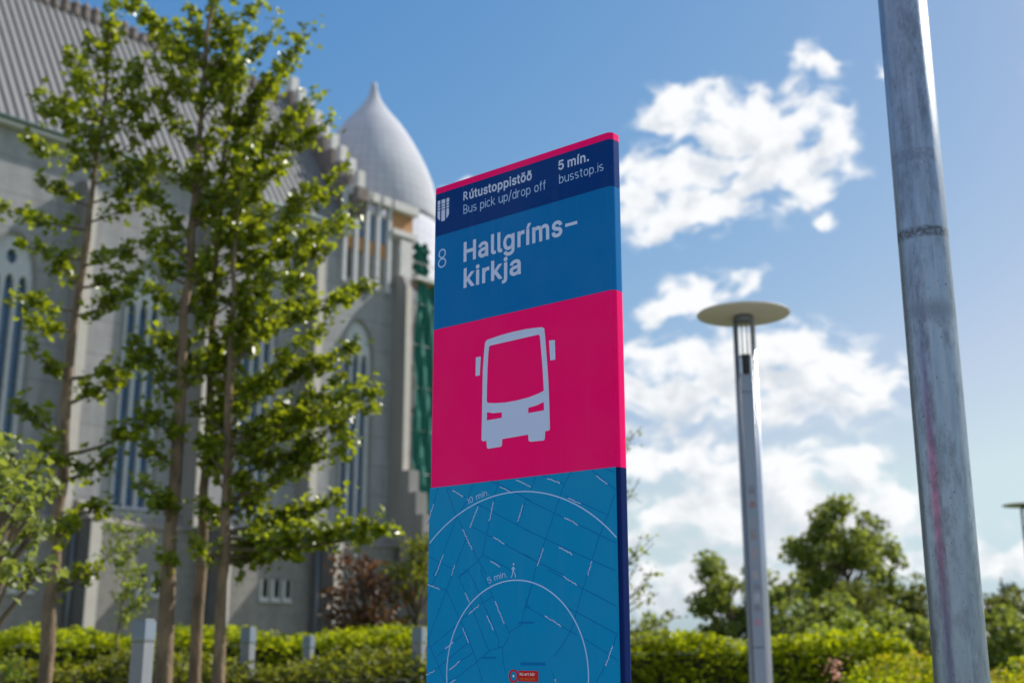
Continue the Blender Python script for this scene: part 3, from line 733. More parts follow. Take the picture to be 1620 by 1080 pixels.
GLYPHS = {'R':(449,[[(60,0),(60,509),(236,509),(264,507),(290,504),(313,497),(333,489),(351,478),(367,465),(380,450),(390,433),(399,415),(405,395),(408,374),(409,352),(408,330),(405,309),(399,290),(390,271),(380,255),(367,240),(351,228),(333,217),(312,209),(289,203),(264,199),(236,198),(96,198),(96,255),(234,255),(252,256),(269,258),(284,262),(298,267),(309,273),(319,281),(327,290),(334,300),(339,312),(342,324),(344,338),(345,352),(344,367),(342,380),(339,393),(334,405),(327,415),(319,425),(309,433),(298,440),(284,445),(269,449),(252,451),(233,452),(125,452),(125,0)],[(353,0),(230,229),(303,229),(428,0)]]),'ú':(410,[[(182,-5),(164,-4),(146,-1),(130,4),(115,11),(101,20),(89,31),(78,44),(69,59),(62,76),(57,95),(54,116),(53,139),(53,379),(114,379),(114,144),(115,123),(119,105),(127,89),(137,75),(150,64),(164,56),(181,52),(200,50),(213,51),(226,53),(238,57),(249,62),(259,69),(268,77),(276,86),(283,97),(289,109),(293,122),(295,137),(296,153),(296,379),(357,379),(357,0),(298,0),(298,92),(307,92),(297,67),(286,47),(272,30),(257,17),(240,7),(222,0),(203,-4)],[(178,429),(226,529),(294,529),(228,429)]]),'t':(227,[[(204,379),(204,327),(6,327),(6,379)],[(65,471),(126,471),(126,98),(127,86),(128,76),(132,68),(136,61),(142,56),(150,53),(159,51),(170,50),(185,51),(202,54),(213,2),(192,-3),(168,-4),(145,-3),(125,2),(107,10),(92,21),(80,35),(72,52),(67,71),(65,93)]]),'u':(410,[[(182,-5),(164,-4),(146,-1),(130,4),(115,11),(101,20),(89,31),(78,44),(69,59),(62,76),(57,95),(54,116),(53,139),(53,379),(114,379),(114,144),(115,123),(119,105),(127,89),(137,75),(150,64),(164,56),(181,52),(200,50),(213,51),(226,53),(238,57),(249,62),(259,69),(268,77),(276,86),(283,97),(289,109),(293,122),(295,137),(296,153),(296,379),(357,379),(357,0),(298,0),(298,92),(307,92),(297,67),(286,47),(272,30),(257,17),(240,7),(222,0),(203,-4)]]),'s':(365,[[(182,-8),(163,-7),(145,-5),(128,-2),(112,3),(98,10),(84,18),(72,27),(62,38),(53,50),(45,63),(40,78),(36,94),(94,107),(99,92),(105,79),(114,69),(124,60),(136,54),(150,49),(165,46),(181,45),(200,46),(217,50),(232,55),(244,62),(255,71),(262,81),(267,91),(268,103),(267,112),(265,121),(260,129),(254,136),(246,142),(237,147),(225,151),(212,155),(149,170),(125,177),(104,186),(87,196),(72,208),(61,222),(53,237),(48,255),(47,274),(48,290),(51,305),(57,319),(65,332),(75,343),(87,354),(100,363),(115,370),(131,377),(149,381),(167,384),(187,384),(206,384),(223,381),(239,378),(254,372),(267,366),(279,358),(290,349),(299,339),(307,328),(314,316),(319,303),(324,290),(268,277),(264,288),(258,298),(251,307),(243,316),(232,323),(219,328),(205,331),(187,333),(171,332),(156,329),(143,324),(131,317),(121,308),(114,299),(110,289),(109,277),(110,267),(112,258),(117,250),(124,243),(133,237),(144,232),(157,227),(172,223),(229,209),(254,202),(275,194),(292,183),(306,171),(317,158),(325,142),(330,125),(331,107),(330,90),(326,75),(321,61),(312,47),(302,35),(290,24),(276,15),(260,6),(242,0),(223,-5),(203,-7)]]),'o':(415,[[(207,-8),(182,-7),(159,-2),(137,6),(117,16),(98,30),(82,46),(68,64),(56,85),(46,108),(40,133),(36,159),(34,187),(36,216),(40,243),(46,268),(56,291),(68,312),(82,330),(98,346),(117,360),(137,371),(159,378),(182,383),(207,384),(233,383),(256,378),(278,371),(299,360),(317,346),(333,330),(347,312),(359,291),(369,268),(376,243),(380,216),(381,187),(380,159),(376,133),(369,108),(359,85),(347,64),(333,46),(317,30),(299,16),(278,6),(256,-2),(233,-7)],[(207,46),(226,48),(242,51),(257,57),(270,66),(282,76),(292,89),(300,102),(307,117),(312,134),(316,151),(318,169),(319,187),(318,206),(316,224),(312,242),(307,258),(300,274),(292,287),(282,300),(270,310),(257,319),(242,325),(226,329),(207,330),(189,329),(173,325),(158,319),(145,310),(134,300),(124,287),(115,274),(108,258),(103,242),(99,224),(97,206),(96,187),(97,169),(99,151),(103,134),(108,117),(115,102),(124,89),(134,76),(145,66),(158,57),(173,51),(189,48)]]),'p':(424,[[(53,-143),(53,379),(112,379),(112,319),(118,319),(137,346),(144,353),(152,360),(161,367),(171,373),(183,378),(197,381),(212,384),(229,384),(252,383),(274,378),(294,371),(313,361),(330,347),(345,332),(359,313),(370,293),(379,270),(385,245),(389,218),(390,189),(389,160),(385,133),(379,108),(370,84),(359,64),(346,45),(330,29),(313,16),(294,5),(274,-2),(252,-7),(229,-8),(213,-7),(198,-5),(184,-1),(173,4),(162,10),(153,17),(145,24),(138,31),(118,59),(114,59),(114,-143)],[(220,47),(237,48),(253,51),(267,57),(279,66),(291,76),(301,88),(309,101),(316,117),(321,133),(325,151),(327,170),(328,189),(327,209),(325,227),(321,245),(316,261),(309,276),(301,290),(291,301),(280,311),(267,319),(253,325),(237,329),(220,330),(203,329),(188,325),(174,320),(161,312),(150,302),(140,291),(132,278),(125,263),(120,247),(116,229),(113,210),(113,189),(113,169),(116,150),(120,132),(125,115),(132,100),(140,86),(150,75),(162,65),(174,57),(188,51),(204,48)]]),'i':(167,[[(53,0),(53,379),(114,379),(114,0)],[(84,443),(75,444),(67,446),(60,449),(54,455),(48,461),(44,468),(42,475),(41,483),(42,491),(44,499),(48,506),(54,512),(60,517),(67,521),(75,523),(84,524),(92,523),(100,521),(107,517),(114,512),(119,506),(123,499),(126,491),(126,483),(126,475),(123,468),(119,461),(114,455),(107,449),(100,446),(92,444)]]),'ö':(415,[[(207,-8),(182,-7),(159,-2),(137,6),(117,16),(98,30),(82,46),(68,64),(56,85),(46,108),(40,133),(36,159),(34,187),(36,216),(40,243),(46,268),(56,291),(68,312),(82,330),(98,346),(117,360),(137,371),(159,378),(182,383),(207,384),(233,383),(256,378),(278,371),(299,360),(317,346),(333,330),(347,312),(359,291),(369,268),(376,243),(380,216),(381,187),(380,159),(376,133),(369,108),(359,85),(347,64),(333,46),(317,30),(299,16),(278,6),(256,-2),(233,-7)],[(207,46),(226,48),(242,51),(257,57),(270,66),(282,76),(292,89),(300,102),(307,117),(312,134),(316,151),(318,169),(319,187),(318,206),(316,224),(312,242),(307,258),(300,274),(292,287),(282,300),(270,310),(257,319),(242,325),(226,329),(207,330),(189,329),(173,325),(158,319),(145,310),(134,300),(124,287),(115,274),(108,258),(103,242),(99,224),(97,206),(96,187),(97,169),(99,151),(103,134),(108,117),(115,102),(124,89),(134,76),(145,66),(158,57),(173,51),(189,48)],[(279,443),(271,444),(264,446),(257,449),(251,455),(245,461),(242,468),(239,475),(239,483),(239,491),(242,499),(245,505),(251,512),(257,517),(264,520),(271,523),(279,523),(287,523),(295,520),(302,517),(308,512),(313,505),(317,499),(319,491),(320,483),(319,475),(317,468),(313,461),(308,455),(302,449),(295,446),(287,444)],[(136,443),(127,444),(120,446),(113,449),(107,455),(102,461),(98,468),(96,475),(95,483),(96,491),(98,499),(102,505),(107,512),(113,517),(120,520),(127,523),(136,523),(144,523),(151,520),(158,517),(164,512),(169,505),(173,499),(175,491),(176,483),(175,475),(173,468),(169,461),(164,455),(158,449),(151,446),(144,444)]]),'ð':(405,[[(329,483),(123,384),(107,421),(312,521)],[(202,-8),(178,-7),(155,-2),(133,5),(113,15),(95,28),(80,43),(66,61),(55,80),(46,102),(39,125),(35,149),(34,175),(35,201),(39,226),(46,249),(55,270),(66,289),(79,307),(93,322),(110,334),(128,344),(146,352),(166,356),(187,357),(201,357),(214,355),(226,352),(237,348),(247,342),(257,337),(265,330),(273,323),(280,316),(286,309),(292,301),(296,294),(301,294),(295,310),(287,326),(278,344),(268,361),(255,379),(241,397),(225,415),(207,432),(187,450),(164,466),(139,482),(111,497),(136,540),(157,529),(178,516),(199,502),(220,486),(240,469),(260,450),(278,430),(296,408),(312,385),(326,361),(339,335),(350,308),(359,280),(365,250),(369,219),(370,187),(369,157),(365,130),(359,105),(349,82),(338,61),(324,43),(309,28),(291,15),(271,5),(250,-2),(227,-7)],[(203,46),(220,47),(235,50),(250,56),(262,63),(274,72),(284,83),(292,95),(299,108),(304,123),(308,138),(310,154),(311,171),(310,187),(308,203),(305,219),(300,235),(294,249),(286,263),(276,275),(265,286),(252,296),(237,302),(221,306),(203,307),(186,306),(170,303),(156,297),(143,289),(132,279),(122,267),(114,255),(108,240),(102,225),(99,209),(96,192),(96,175),(96,159),(98,143),(102,127),(107,112),(113,98),(121,86),(130,74),(142,65),(154,56),(169,51),(185,47)]]),'H':(517,[[(60,0),(60,509),(125,509),(125,289),(392,289),(392,509),(457,509),(457,0),(392,0),(392,232),(125,232),(125,0)]]),'a':(389,[[(160,-9),(142,-8),(126,-5),(110,-1),(94,5),(80,12),(68,22),(57,32),(48,45),(40,58),(35,73),(31,90),(30,108),(31,123),(34,138),(38,150),(43,161),(50,171),(58,179),(67,187),(78,193),(89,199),(100,203),(112,207),(125,211),(178,220),(234,227),(244,228),(252,230),(259,232),(265,235),(270,238),(273,243),(275,248),(276,255),(276,257),(275,268),(273,279),(271,288),(267,297),(262,304),(256,311),(248,317),(240,322),(230,326),(220,329),(208,330),(196,331),(183,330),(171,329),(159,326),(149,322),(140,318),(132,313),(124,307),(118,301),(112,294),(107,288),(103,281),(100,274),(41,291),(48,308),(57,322),(67,335),(79,346),(91,355),(104,364),(118,370),(133,375),(148,379),(163,382),(179,384),(194,384),(204,384),(215,383),(227,382),(239,379),(251,376),(263,372),(275,367),(286,360),(296,353),(306,343),(315,333),(322,320),(329,306),(333,290),(336,272),(337,251),(337,0),(277,0),(277,52),(272,52),(269,45),(264,38),(258,32),(252,25),(244,18),(236,12),(226,6),(215,1),(203,-3),(190,-6),(176,-8)],[(170,45),(187,46),(202,49),(216,53),(228,59),(239,66),(248,74),(257,83),(263,93),(269,104),(272,115),(275,126),(276,138),(276,190),(259,182),(231,176),(200,171),(175,168),(165,166),(154,164),(144,162),(134,159),(125,155),(117,150),(110,145),(103,139),(98,132),(95,124),(93,115),(92,105),(92,95),(94,87),(98,79),(102,72),(107,66),(114,61),(121,56),(130,52),(139,49),(149,47),(159,46)]]),'l':(189,[[(139,-2),(119,-1),(101,3),(86,10),(74,20),(65,33),(58,47),(54,65),(53,84),(53,509),(114,509),(114,99),(114,87),(115,77),(117,68),(120,62),(124,58),(130,54),(137,53),(146,52),(160,53),(170,54),(181,3),(162,-1)]]),'g':(425,[[(207,-151),(187,-150),(168,-148),(150,-144),(134,-140),(119,-134),(105,-127),(93,-119),(82,-110),(73,-101),(64,-91),(57,-80),(51,-69),(101,-41),(122,-66),(128,-72),(136,-78),(145,-83),(154,-88),(165,-92),(178,-95),(192,-97),(207,-97),(229,-96),(249,-92),(267,-85),(282,-75),(295,-62),(304,-47),(310,-28),(311,-6),(311,68),(306,68),(287,41),(280,34),(272,28),(263,21),(252,16),(241,11),(227,8),(212,5),(195,5),(173,6),(152,10),(132,17),(113,27),(95,39),(80,53),(67,71),(55,90),(46,112),(39,136),(35,163),(34,191),(35,220),(39,246),(46,271),(55,293),(66,314),(80,332),(95,347),(112,361),(131,371),(152,378),(173,383),(196,384),(213,384),(228,382),(242,378),(253,373),(264,367),(273,360),(281,353),(288,346),(308,319),(313,319),(313,379),(372,379),(372,-9),(371,-32),(367,-54),(360,-73),(350,-90),(338,-104),(324,-117),(308,-127),(291,-136),(271,-142),(251,-147),(229,-150)],[(205,59),(222,60),(237,63),(251,68),(264,75),(275,84),(285,95),(293,107),(300,121),(305,137),(309,154),(312,172),(312,193),(312,212),(309,231),(305,248),(300,264),(293,278),(285,291),(275,303),(264,312),(251,320),(237,325),(222,329),(205,330),(188,329),(172,325),(158,320),(145,312),(134,302),(124,290),(115,277),(109,262),(103,246),(99,229),(97,212),(96,193),(97,173),(99,155),(103,138),(109,123),(116,108),(124,96),(134,85),(145,76),(158,68),(172,63),(188,60)]]),'r':(259,[[(53,0),(53,379),(112,379),(112,321),(115,321),(122,335),(130,347),(140,358),(152,367),(166,375),(181,380),(196,384),(213,385),(229,384),(243,384),(243,322),(230,324),(207,326),(194,325),(182,323),(170,319),(159,315),(149,309),(140,301),(132,293),(126,284),(121,273),(117,262),(114,250),(114,237),(114,0)]]),'í':(167,[[(53,0),(53,379),(114,379),(114,0)],[(57,429),(104,529),(173,529),(107,429)]]),'m':(610,[[(53,0),(53,379),(112,379),(112,295),(108,295),(112,310),(118,323),(125,335),(132,346),(141,355),(151,363),(161,370),(172,376),(183,380),(195,384),(207,386),(219,386),(239,385),(257,380),(273,372),(287,361),(299,347),(309,331),(316,314),(321,295),(312,295),(317,308),(322,321),(329,332),(337,343),(347,353),(357,361),(368,369),(381,375),(394,380),(407,383),(422,385),(437,386),(453,385),(468,383),(483,378),(497,372),(510,364),(522,354),(532,342),(541,328),(548,313),(553,296),(556,276),(557,255),(557,0),(496,0),(496,254),(494,273),(490,289),(483,302),(473,313),(460,321),(447,326),(433,329),(419,330),(406,330),(395,328),(384,324),(374,320),(365,314),(358,307),(351,299),(345,290),(341,280),(338,270),(336,259),(335,247),(335,0),(274,0),(274,260),(273,275),(269,288),(262,301),(253,311),(242,320),(229,326),(215,329),(199,330),(188,330),(178,328),(168,325),(158,320),(148,314),(140,307),(132,299),(126,289),(121,278),(117,266),(114,253),(114,238),(114,0)]]),'k':(381,[[(110,137),(110,212),(121,212),(284,379),(360,379),(184,199),(177,199)],[(53,0),(53,509),(114,509),(114,0)],[(294,0),(148,186),(191,229),(372,0)]]),'j':(167,[[(53,379),(114,379),(114,-30),(113,-47),(111,-63),(107,-77),(102,-90),(95,-102),(86,-113),(76,-122),(65,-129),(52,-135),(37,-139),(21,-142),(4,-143),(-10,-143),(-10,-87),(2,-87),(14,-86),(25,-83),(34,-78),(40,-72),(46,-64),(50,-54),(52,-42),(53,-29)],[(83,443),(75,444),(67,446),(60,449),(53,455),(48,461),(44,468),(42,475),(41,483),(42,491),(44,499),(48,506),(53,512),(60,517),(67,521),(75,523),(83,524),(92,523),(100,521),(107,517),(114,512),(119,506),(123,499),(125,491),(126,483),(125,475),(123,468),(119,461),(114,455),(107,449),(100,446),(92,444)]]),'5':(453,[[(221,-7),(199,-6),(178,-2),(159,3),(140,11),(123,21),(108,32),(94,45),(83,60),(73,76),(66,93),(62,111),(60,130),(122,130),(124,119),(127,108),(132,98),(138,89),(145,80),(154,73),(163,66),(173,60),(184,56),(196,52),(208,50),(221,50),(236,51),(250,53),(264,58),(276,64),(288,72),(298,82),(307,92),(314,104),(320,117),(324,131),(327,146),(328,162),(327,178),(324,193),(320,208),(314,221),(306,233),(297,244),(286,254),(275,262),(262,269),(248,273),(233,276),(218,277),(205,276),(192,275),(180,272),(167,268),(156,264),(145,258),(136,252),(128,246),(67,253),(96,509),(366,509),(366,452),(151,452),(134,301),(136,301),(145,308),(155,315),(166,320),(178,325),(190,329),(203,331),(216,333),(229,334),(247,333),(263,330),(279,326),(294,321),(308,314),(321,306),(334,296),(345,285),(355,273),(364,260),(372,246),(379,231),(384,215),(388,199),(390,181),(391,163),(390,139),(385,117),(379,95),(369,76),(357,57),(343,41),(327,27),(309,15),(289,6),(268,-1),(245,-5)]]),'n':(410,[[(114,227),(114,0),(53,0),(53,379),(112,379),(112,287),(102,287),(112,312),(124,332),(137,349),(152,362),(169,372),(187,379),(207,383),(227,384),(246,383),(264,380),(280,376),(295,369),(309,360),(321,349),(332,336),(341,321),(348,304),(353,285),(356,264),(357,240),(357,0),(296,0),(296,235),(295,256),(290,275),(283,291),(273,304),(260,315),(246,323),(229,328),(210,329),(197,328),(184,326),(172,322),(161,317),(150,311),(141,303),(133,293),(126,283),(121,271),(117,257),(114,243)]]),'.':(188,[[(95,-4),(86,-4),(78,-1),(70,3),(63,9),(57,16),(53,24),(50,32),(50,41),(50,50),(53,59),(57,66),(63,73),(70,79),(78,83),(86,86),(95,87),(104,86),(113,83),(121,79),(128,73),(134,66),(138,59),(140,50),(141,41),(140,32),(138,24),(134,16),(128,9),(121,3),(113,-1),(104,-4)]])}
def write_bold(name, text, x0, x1, z0, h_, m, parent, grow=40, track=30, y0=-.0005):
    """filled outlines (cap height 509) fattened by a ribbon along every contour"""
    items = []; x_ = 0
    for c in text:
        if c == ' ': x_ += 150; continue
        adv_, loops = GLYPHS[c]
        if c == 'R':
            S_, _ = layout('R', .185, .1); items.append(('s', x_ + 30, S_))
        else: items.append(('f', x_, loops))
        x_ += adv_ + track
    xs = [x_i + p[0] for k_, x_i, lp in items if k_ == 'f' for l_ in lp for p in l_] + [x_i for k_, x_i, lp in items if k_ == 's']
    lo_, hi_ = min(xs) - grow / 2, max(xs) + grow / 2
    kx = (x1 - x0) / (hi_ - lo_); kz = h_ / 509.0
    mb = MB(); f = lambda v, y: (x0 + (v.x - lo_) * kx, y, z0 + v.y * kz)
    area = lambda l_: sum(l_[i][0] * l_[(i + 1) % len(l_)][1] - l_[(i + 1) % len(l_)][0] * l_[i][1] for i in range(len(l_)))
    def inside(p, l_):
        r_ = False
        for i in range(len(l_)):
            (xa, ya), (xb, yb) = l_[i], l_[(i + 1) % len(l_)]
            if (ya > p[1]) != (yb > p[1]) and p[0] < (xb - xa) * (p[1] - ya) / (yb - ya) + xa: r_ = not r_
        return r_
    for k_, x_i, lp in items:
        if k_ == 's':
            for i, (pts, cl_, ww) in enumerate(lp): ribbon(mb, [(x_i + a * 560, b * 509) for a, b in pts], ww * 440, cl_, y0 - .00003 * i, f)
            continue
        big = max(lp, key=lambda l_: abs(area(l_))); sg_ = area(big) > 0
        outs = [l_ for l_ in lp if (area(l_) > 0) == sg_]; holes_ = [l_ for l_ in lp if (area(l_) > 0) != sg_]
        for i, o_ in enumerate(outs):
            hs_ = [h for h in holes_ if inside(h[0], o_)]
            loops = [[(x_i + a, b) for a, b in l_] for l_ in [o_] + hs_]
            flat = [p for l_ in loops for p in l_]
            tris = tessellate_polygon([[Vector((a, b, 0)) for a, b in l_] for l_ in loops])
            vs = [f(Vector(p), y0 - .00006 * i) for p in flat]; fs = []
            for t_ in tris:
                a, b, c_ = [flat[j] for j in t_]
                ar = (b[0] - a[0]) * (c_[1] - a[1]) - (b[1] - a[1]) * (c_[0] - a[0])
                fs.append(tuple(t_) if ar > 0 else tuple(t_)[::-1])
            mb.add(vs, fs)
            for j, l_ in enumerate(loops): ribbon(mb, l_, grow, True, y0 - .00006 * i - .00002 * (1 + j % 2), f)
    return mb.build(name, m, parent)
write_bold('lettering', 'Rútustoppistöð', .111, .350, 2.5152, .0245, M['print'], head)
write('lettering', 'Bus pick up/drop off', .113, .396, 2.4765, .0258, .09, M['print_thin'], head, .12)
write_bold('lettering', '5 mín.', .437, .533, 2.5172, .0240, M['print'], head)
write('lettering', 'busstop.is', .439, .5765, 2.4798, .0246, .088, M['print_thin'], head, .12)
write_bold('lettering', 'Hallgríms', .115, .4476, 2.3430, .0515, M['print'], nam)
nb = MB(); nb.add([(.457, -.0005, 2.3608), (.494, -.0005, 2.3608), (.494, -.0005, 2.3690), (.457, -.0005, 2.3690)], [(0, 1, 2, 3)]); nb.build('lettering', M['print'], nam)
write_bold('lettering', 'kirkja', .116, .3128, 2.2708, .0505, M['print'], nam)
write('lettering', '8', .021, .0516, 2.3425, .053, .075, M['print_thin'], nam)
# coat of arms: three pillars cut by three wavy bands
sh = MB()
def pillar(x0, x1, zb0, zb1):
    top = 2.5372
    cuts = [(2.5245, 2.5225), (2.5168, 2.5146), (2.5088, 2.5066)]
    zt_ = top - .0035
    xm = (x0 + x1) / 2
    edges = [top] + [v for c in cuts for v in c]
    for i in range(0, len(edges), 2):
        a = edges[i]; b = edges[i + 1] if i + 1 < len(edges) else None
        if b is None:
            sh.add([(x0, -.0005, a), (xm, -.0005, a + .0016), (x1, -.0005, a), (x1, -.0005, zb1), (xm, -.0005, (zb0 + zb1) / 2 - .001), (x0, -.0005, zb0)], [(0, 5, 4, 1), (1, 4, 3, 2)])
        else:
            wt = 0 if i == 0 else .0016
            sh.add([(x0, -.0005, a), (xm, -.0005, a + wt), (x1, -.0005, a), (x1, -.0005, b), (xm, -.0005, b + .0016), (x0, -.0005, b)], [(0, 5, 4, 1), (1, 4, 3, 2)])
pillar(.0165, .0262, 2.489, 2.479); pillar(.0310, .0448, 2.4755, 2.4755); pillar(.0495, .0592, 2.479, 2.489)
sh.build('coat_of_arms', M['print'], head)
# bus pictogram
bus = MB()
BUS_OUT = [(0.1829,1.8573),(0.1841,1.9231),(0.1858,2.0367),(0.1899,2.0836),(0.1932,2.1086),(0.1994,2.1144),(0.243,2.1191),(0.2859,2.1213),(0.3281,2.1212),(0.3654,2.1188),(0.3818,2.117),(0.3875,2.1127),(0.3898,2.0946),(0.3942,2.0449),(0.3992,1.9796),(0.4018,1.9154),(0.4029,1.86),(0.3997,1.8569),(0.3885,1.8563),(0.3867,1.8367),(0.3827,1.8343),(0.3413,1.8356),(0.3368,1.8386),(0.3353,1.8541),(0.2515,1.8521),(0.2507,1.836),(0.2465,1.8335),(0.2056,1.8326),(0.2012,1.8357),(0.1994,1.8535),(0.1873,1.8532)]
BUS_GLASS = [(0.1996,1.9544),(0.1998,1.9877),(0.2016,2.0412),(0.204,2.078),(0.2061,2.0946),(0.2104,2.098),(0.3694,2.1003),(0.3735,2.0973),(0.3765,2.0705),(0.3803,2.0308),(0.3832,1.9915),(0.3854,1.9565),(0.3684,1.9517),(0.3398,1.9465),(0.2984,1.9435),(0.2606,1.9432),(0.2221,1.9465),(0.2026,1.95)]
BUS_L1 = [(0.2006,1.9264),(0.2222,1.9211),(0.2504,1.9196),(0.2505,1.9058),(0.1999,1.905)]
BUS_L2 = [(0.3356,1.9206),(0.3601,1.9227),(0.3851,1.929),(0.3858,1.9079),(0.3355,1.9071)]
plate(bus, [BUS_OUT, BUS_GLASS, BUS_L1, BUS_L2], -.0006, -.0001)
bo = bus.build('bus_pictogram', M['print'], pic)
for P_ in ([(0.1616,2.0744),(0.1785,2.0738),(0.1753,2.0254),(0.1612,2.0251)], [(0.4026,2.0794),(0.4207,2.078),(0.4213,2.0288),(0.4061,2.0292)]):
    mm_ = MB(); plate(mm_, [P_], -.0006, -.0001); mm_.build('mirror_mark', M['print'], bo)
# map print
ms_ = [o for o in sg.children if o.name.startswith('map_sheet')][0]
STREETS = [[(0.0342,1.7482),(0.0164,1.7035),(-0.0014,1.6588)],[(0.064,1.7458),(0.0944,1.6792),(0.1202,1.6431),(0.1742,1.5598),(0.2022,1.5205)],[(0.1547,1.7489),(0.1408,1.7182),(0.1285,1.7006),(0.0983,1.6657),(0.056,1.5809),(0.0221,1.5271)],[(0.0677,1.7455),(0.1301,1.7164)],[(0.2111,1.752),(0.2457,1.7385),(0.3429,1.6923)],[(0.2388,1.7496),(0.2286,1.7113),(0.2015,1.6201),(0.188,1.5694)],[(0.1694,1.6976),(0.3425,1.6181)],[(0.1559,1.6409),(0.3422,1.556)],[(0.188,1.572),(0.2831,1.5299)],[(0.188,1.5694),(0.1708,1.5548),(0.1147,1.5249)],[(0.1349,1.6161),(0.1001,1.5501),(0.0861,1.5247)],[(0.0005,1.5769),(0.0894,1.5415)],[(0.3265,1.691),(0.3031,1.6394)],[(0.1429,1.5355),(0.1112,1.5212)],[(0.1429,1.5355),(0.1784,1.4782),(0.2131,1.4199),(0.2435,1.3654),(0.2403,1.3507)],[(0.1076,1.5239),(0.1474,1.4562),(0.1616,1.4332),(0.2033,1.3556),(0.2135,1.3409)],[(0.1814,1.5365),(0.223,1.4695),(0.25,1.4218),(0.2766,1.3823)],[(0.223,1.4695),(0.1821,1.4529),(0.1198,1.4187)],[(0.0458,1.5419),(0.0207,1.5087),(0.0031,1.4673)],[(0.0861,1.5247),(0.0687,1.489),(0.009,1.3738),(0.0131,1.3559),(0.0544,1.2901),(0.0655,1.2702)],[(0.0021,1.5093),(0.0687,1.489),(0.1235,1.406),(0.1485,1.3632),(0.1695,1.3235),(0.1904,1.2723)],[(0.0988,1.4012),(0.0241,1.3558),(0.0022,1.3495)],[(0.1238,1.3808),(0.0356,1.3278)],[(0.1415,1.3607),(0.0434,1.3026),(0.0002,1.2831)],[(0.1591,1.3383),(0.0792,1.2979)],[(0.2733,1.3847),(0.3157,1.4038),(0.319,1.4328),(0.3419,1.4859)],[(0.2766,1.3774),(0.2568,1.3531),(0.2403,1.3495),(0.2135,1.3433),(0.1696,1.3161),(0.1147,1.2834),(0.0692,1.2653)],[(0.2535,1.3507),(0.2569,1.3167),(0.2635,1.2927)],[(0.3288,1.4473),(0.3417,1.4409)],[(0.4683,1.7533),(0.4459,1.7242),(0.433,1.6979),(0.4168,1.6618),(0.3875,1.5969),(0.3615,1.544),(0.3419,1.4859),(0.3255,1.4376)],[(0.3596,1.7505),(0.343,1.7176)],[(0.3791,1.7501),(0.4459,1.7242)],[(0.3232,1.6989),(0.5911,1.5786)],[(0.5267,1.7492),(0.5942,1.6971)],[(0.4455,1.6969),(0.5664,1.6441)],[(0.3229,1.6256),(0.5255,1.5417),(0.5867,1.518)],[(0.5911,1.6902),(0.5724,1.6485),(0.56,1.6254),(0.5414,1.5884),(0.5163,1.5279),(0.4943,1.4766)],[(0.3227,1.5656),(0.3679,1.5438),(0.44,1.5141)],[(0.5629,1.7507),(0.5923,1.7383)],[(0.3932,1.528),(0.4944,1.4813),(0.5904,1.4382)],[(0.4943,1.479),(0.4785,1.4346),(0.4627,1.3926),(0.4441,1.367),(0.41,1.3296)],[(0.3256,1.4449),(0.4536,1.388),(0.4776,1.3785)],[(0.4452,1.4424),(0.5888,1.3789)],[(0.4983,1.3691),(0.5592,1.3393),(0.5874,1.3236)],[(0.5889,1.3823),(0.5797,1.3597),(0.5526,1.3076),(0.5288,1.2757)],[(0.405,1.2945),(0.4155,1.2714)]]
NAMES = [[(0.0844,1.7387),(0.1228,1.7183)],[(0.0181,1.7088),(0.0022,1.6666)],[(0.173,1.6907),(0.1453,1.639)],[(0.2235,1.6987),(0.21,1.6505)],[(0.3182,1.684),(0.3032,1.6445)],[(0.1221,1.6378),(0.1547,1.5852)],[(0.2239,1.6124),(0.2597,1.5938)],[(0.2457,1.7346),(0.2865,1.7145)],[(0.2966,1.7471),(0.3431,1.7252)],[(0.0561,1.5783),(0.0295,1.5268)],[(0.0965,1.5503),(0.0843,1.5248)],[(0.2157,1.5554),(0.2463,1.5402)],[(0.3936,1.7425),(0.4333,1.7265)],[(0.5385,1.7346),(0.571,1.7123)],[(0.4564,1.6911),(0.4932,1.6735)],[(0.4448,1.6451),(0.4847,1.6254)],[(0.4284,1.5776),(0.4683,1.5586)],[(0.381,1.5776),(0.3615,1.5367)],[(0.5225,1.5418),(0.5099,1.5092)],[(0.0022,1.5067),(0.0468,1.4922)],[(0.1313,1.4821),(0.1474,1.4562)],[(0.1787,1.4505),(0.1425,1.4285)],[(0.2045,1.425),(0.225,1.3912)],[(0.2298,1.4593),(0.26,1.4044)],[(0.1254,1.3972),(0.145,1.3619)],[(0.0941,1.3633),(0.0659,1.3469)],[(0.1177,1.3182),(0.081,1.2967)],[(0.0327,1.2949),(0.002,1.2836)],[(0.1026,1.2745),(0.0851,1.2655)],[(0.4399,1.5093),(0.4794,1.4889)],[(0.3844,1.4221),(0.4323,1.3977)],[(0.5767,1.354),(0.5556,1.311)],[(0.4125,1.2806),(0.4155,1.2725)]]
ident = lambda v, y: (v.x, y, v.y)
st = MB()
for i, P_ in enumerate(STREETS):
    P_ = [(min(x, .594), z) for x, z in P_]
    ribbon(st, P_, .0022, False, -.00082 - .00001 * (i % 5), ident)
st.build('street_lines', M['street'], ms_)
dkm = MB(); dkm.box(.305, .352, -.0011, -.0009, 1.405, 1.4095); dkm.box(.19, .235, -.0011, -.0009, 1.325, 1.329); dkm.box(.31, .385, -.0011, -.0009, 1.31, 1.317); dkm.build('district_marks', M['street'], ms_)
nmb = MB(); rn = random.Random(3)
for P_ in NAMES:
    a, b = Vector(P_[0]), Vector(P_[1]); d_ = (b - a); L_ = d_.length; d_.normalize(); nn = Vector((-d_.y, d_.x)); k = 0.0; pts = []
    while k < L_:
        pts.append(a + d_ * k + nn * rn.uniform(-.0016, .0016)); k += rn.uniform(.0012, .0026)
    if len(pts) > 1: nmb = MB(); ribbon(nmb, pts, .0015, False, -.00095, ident); nmb.build('street_name', M['print'], ms_)
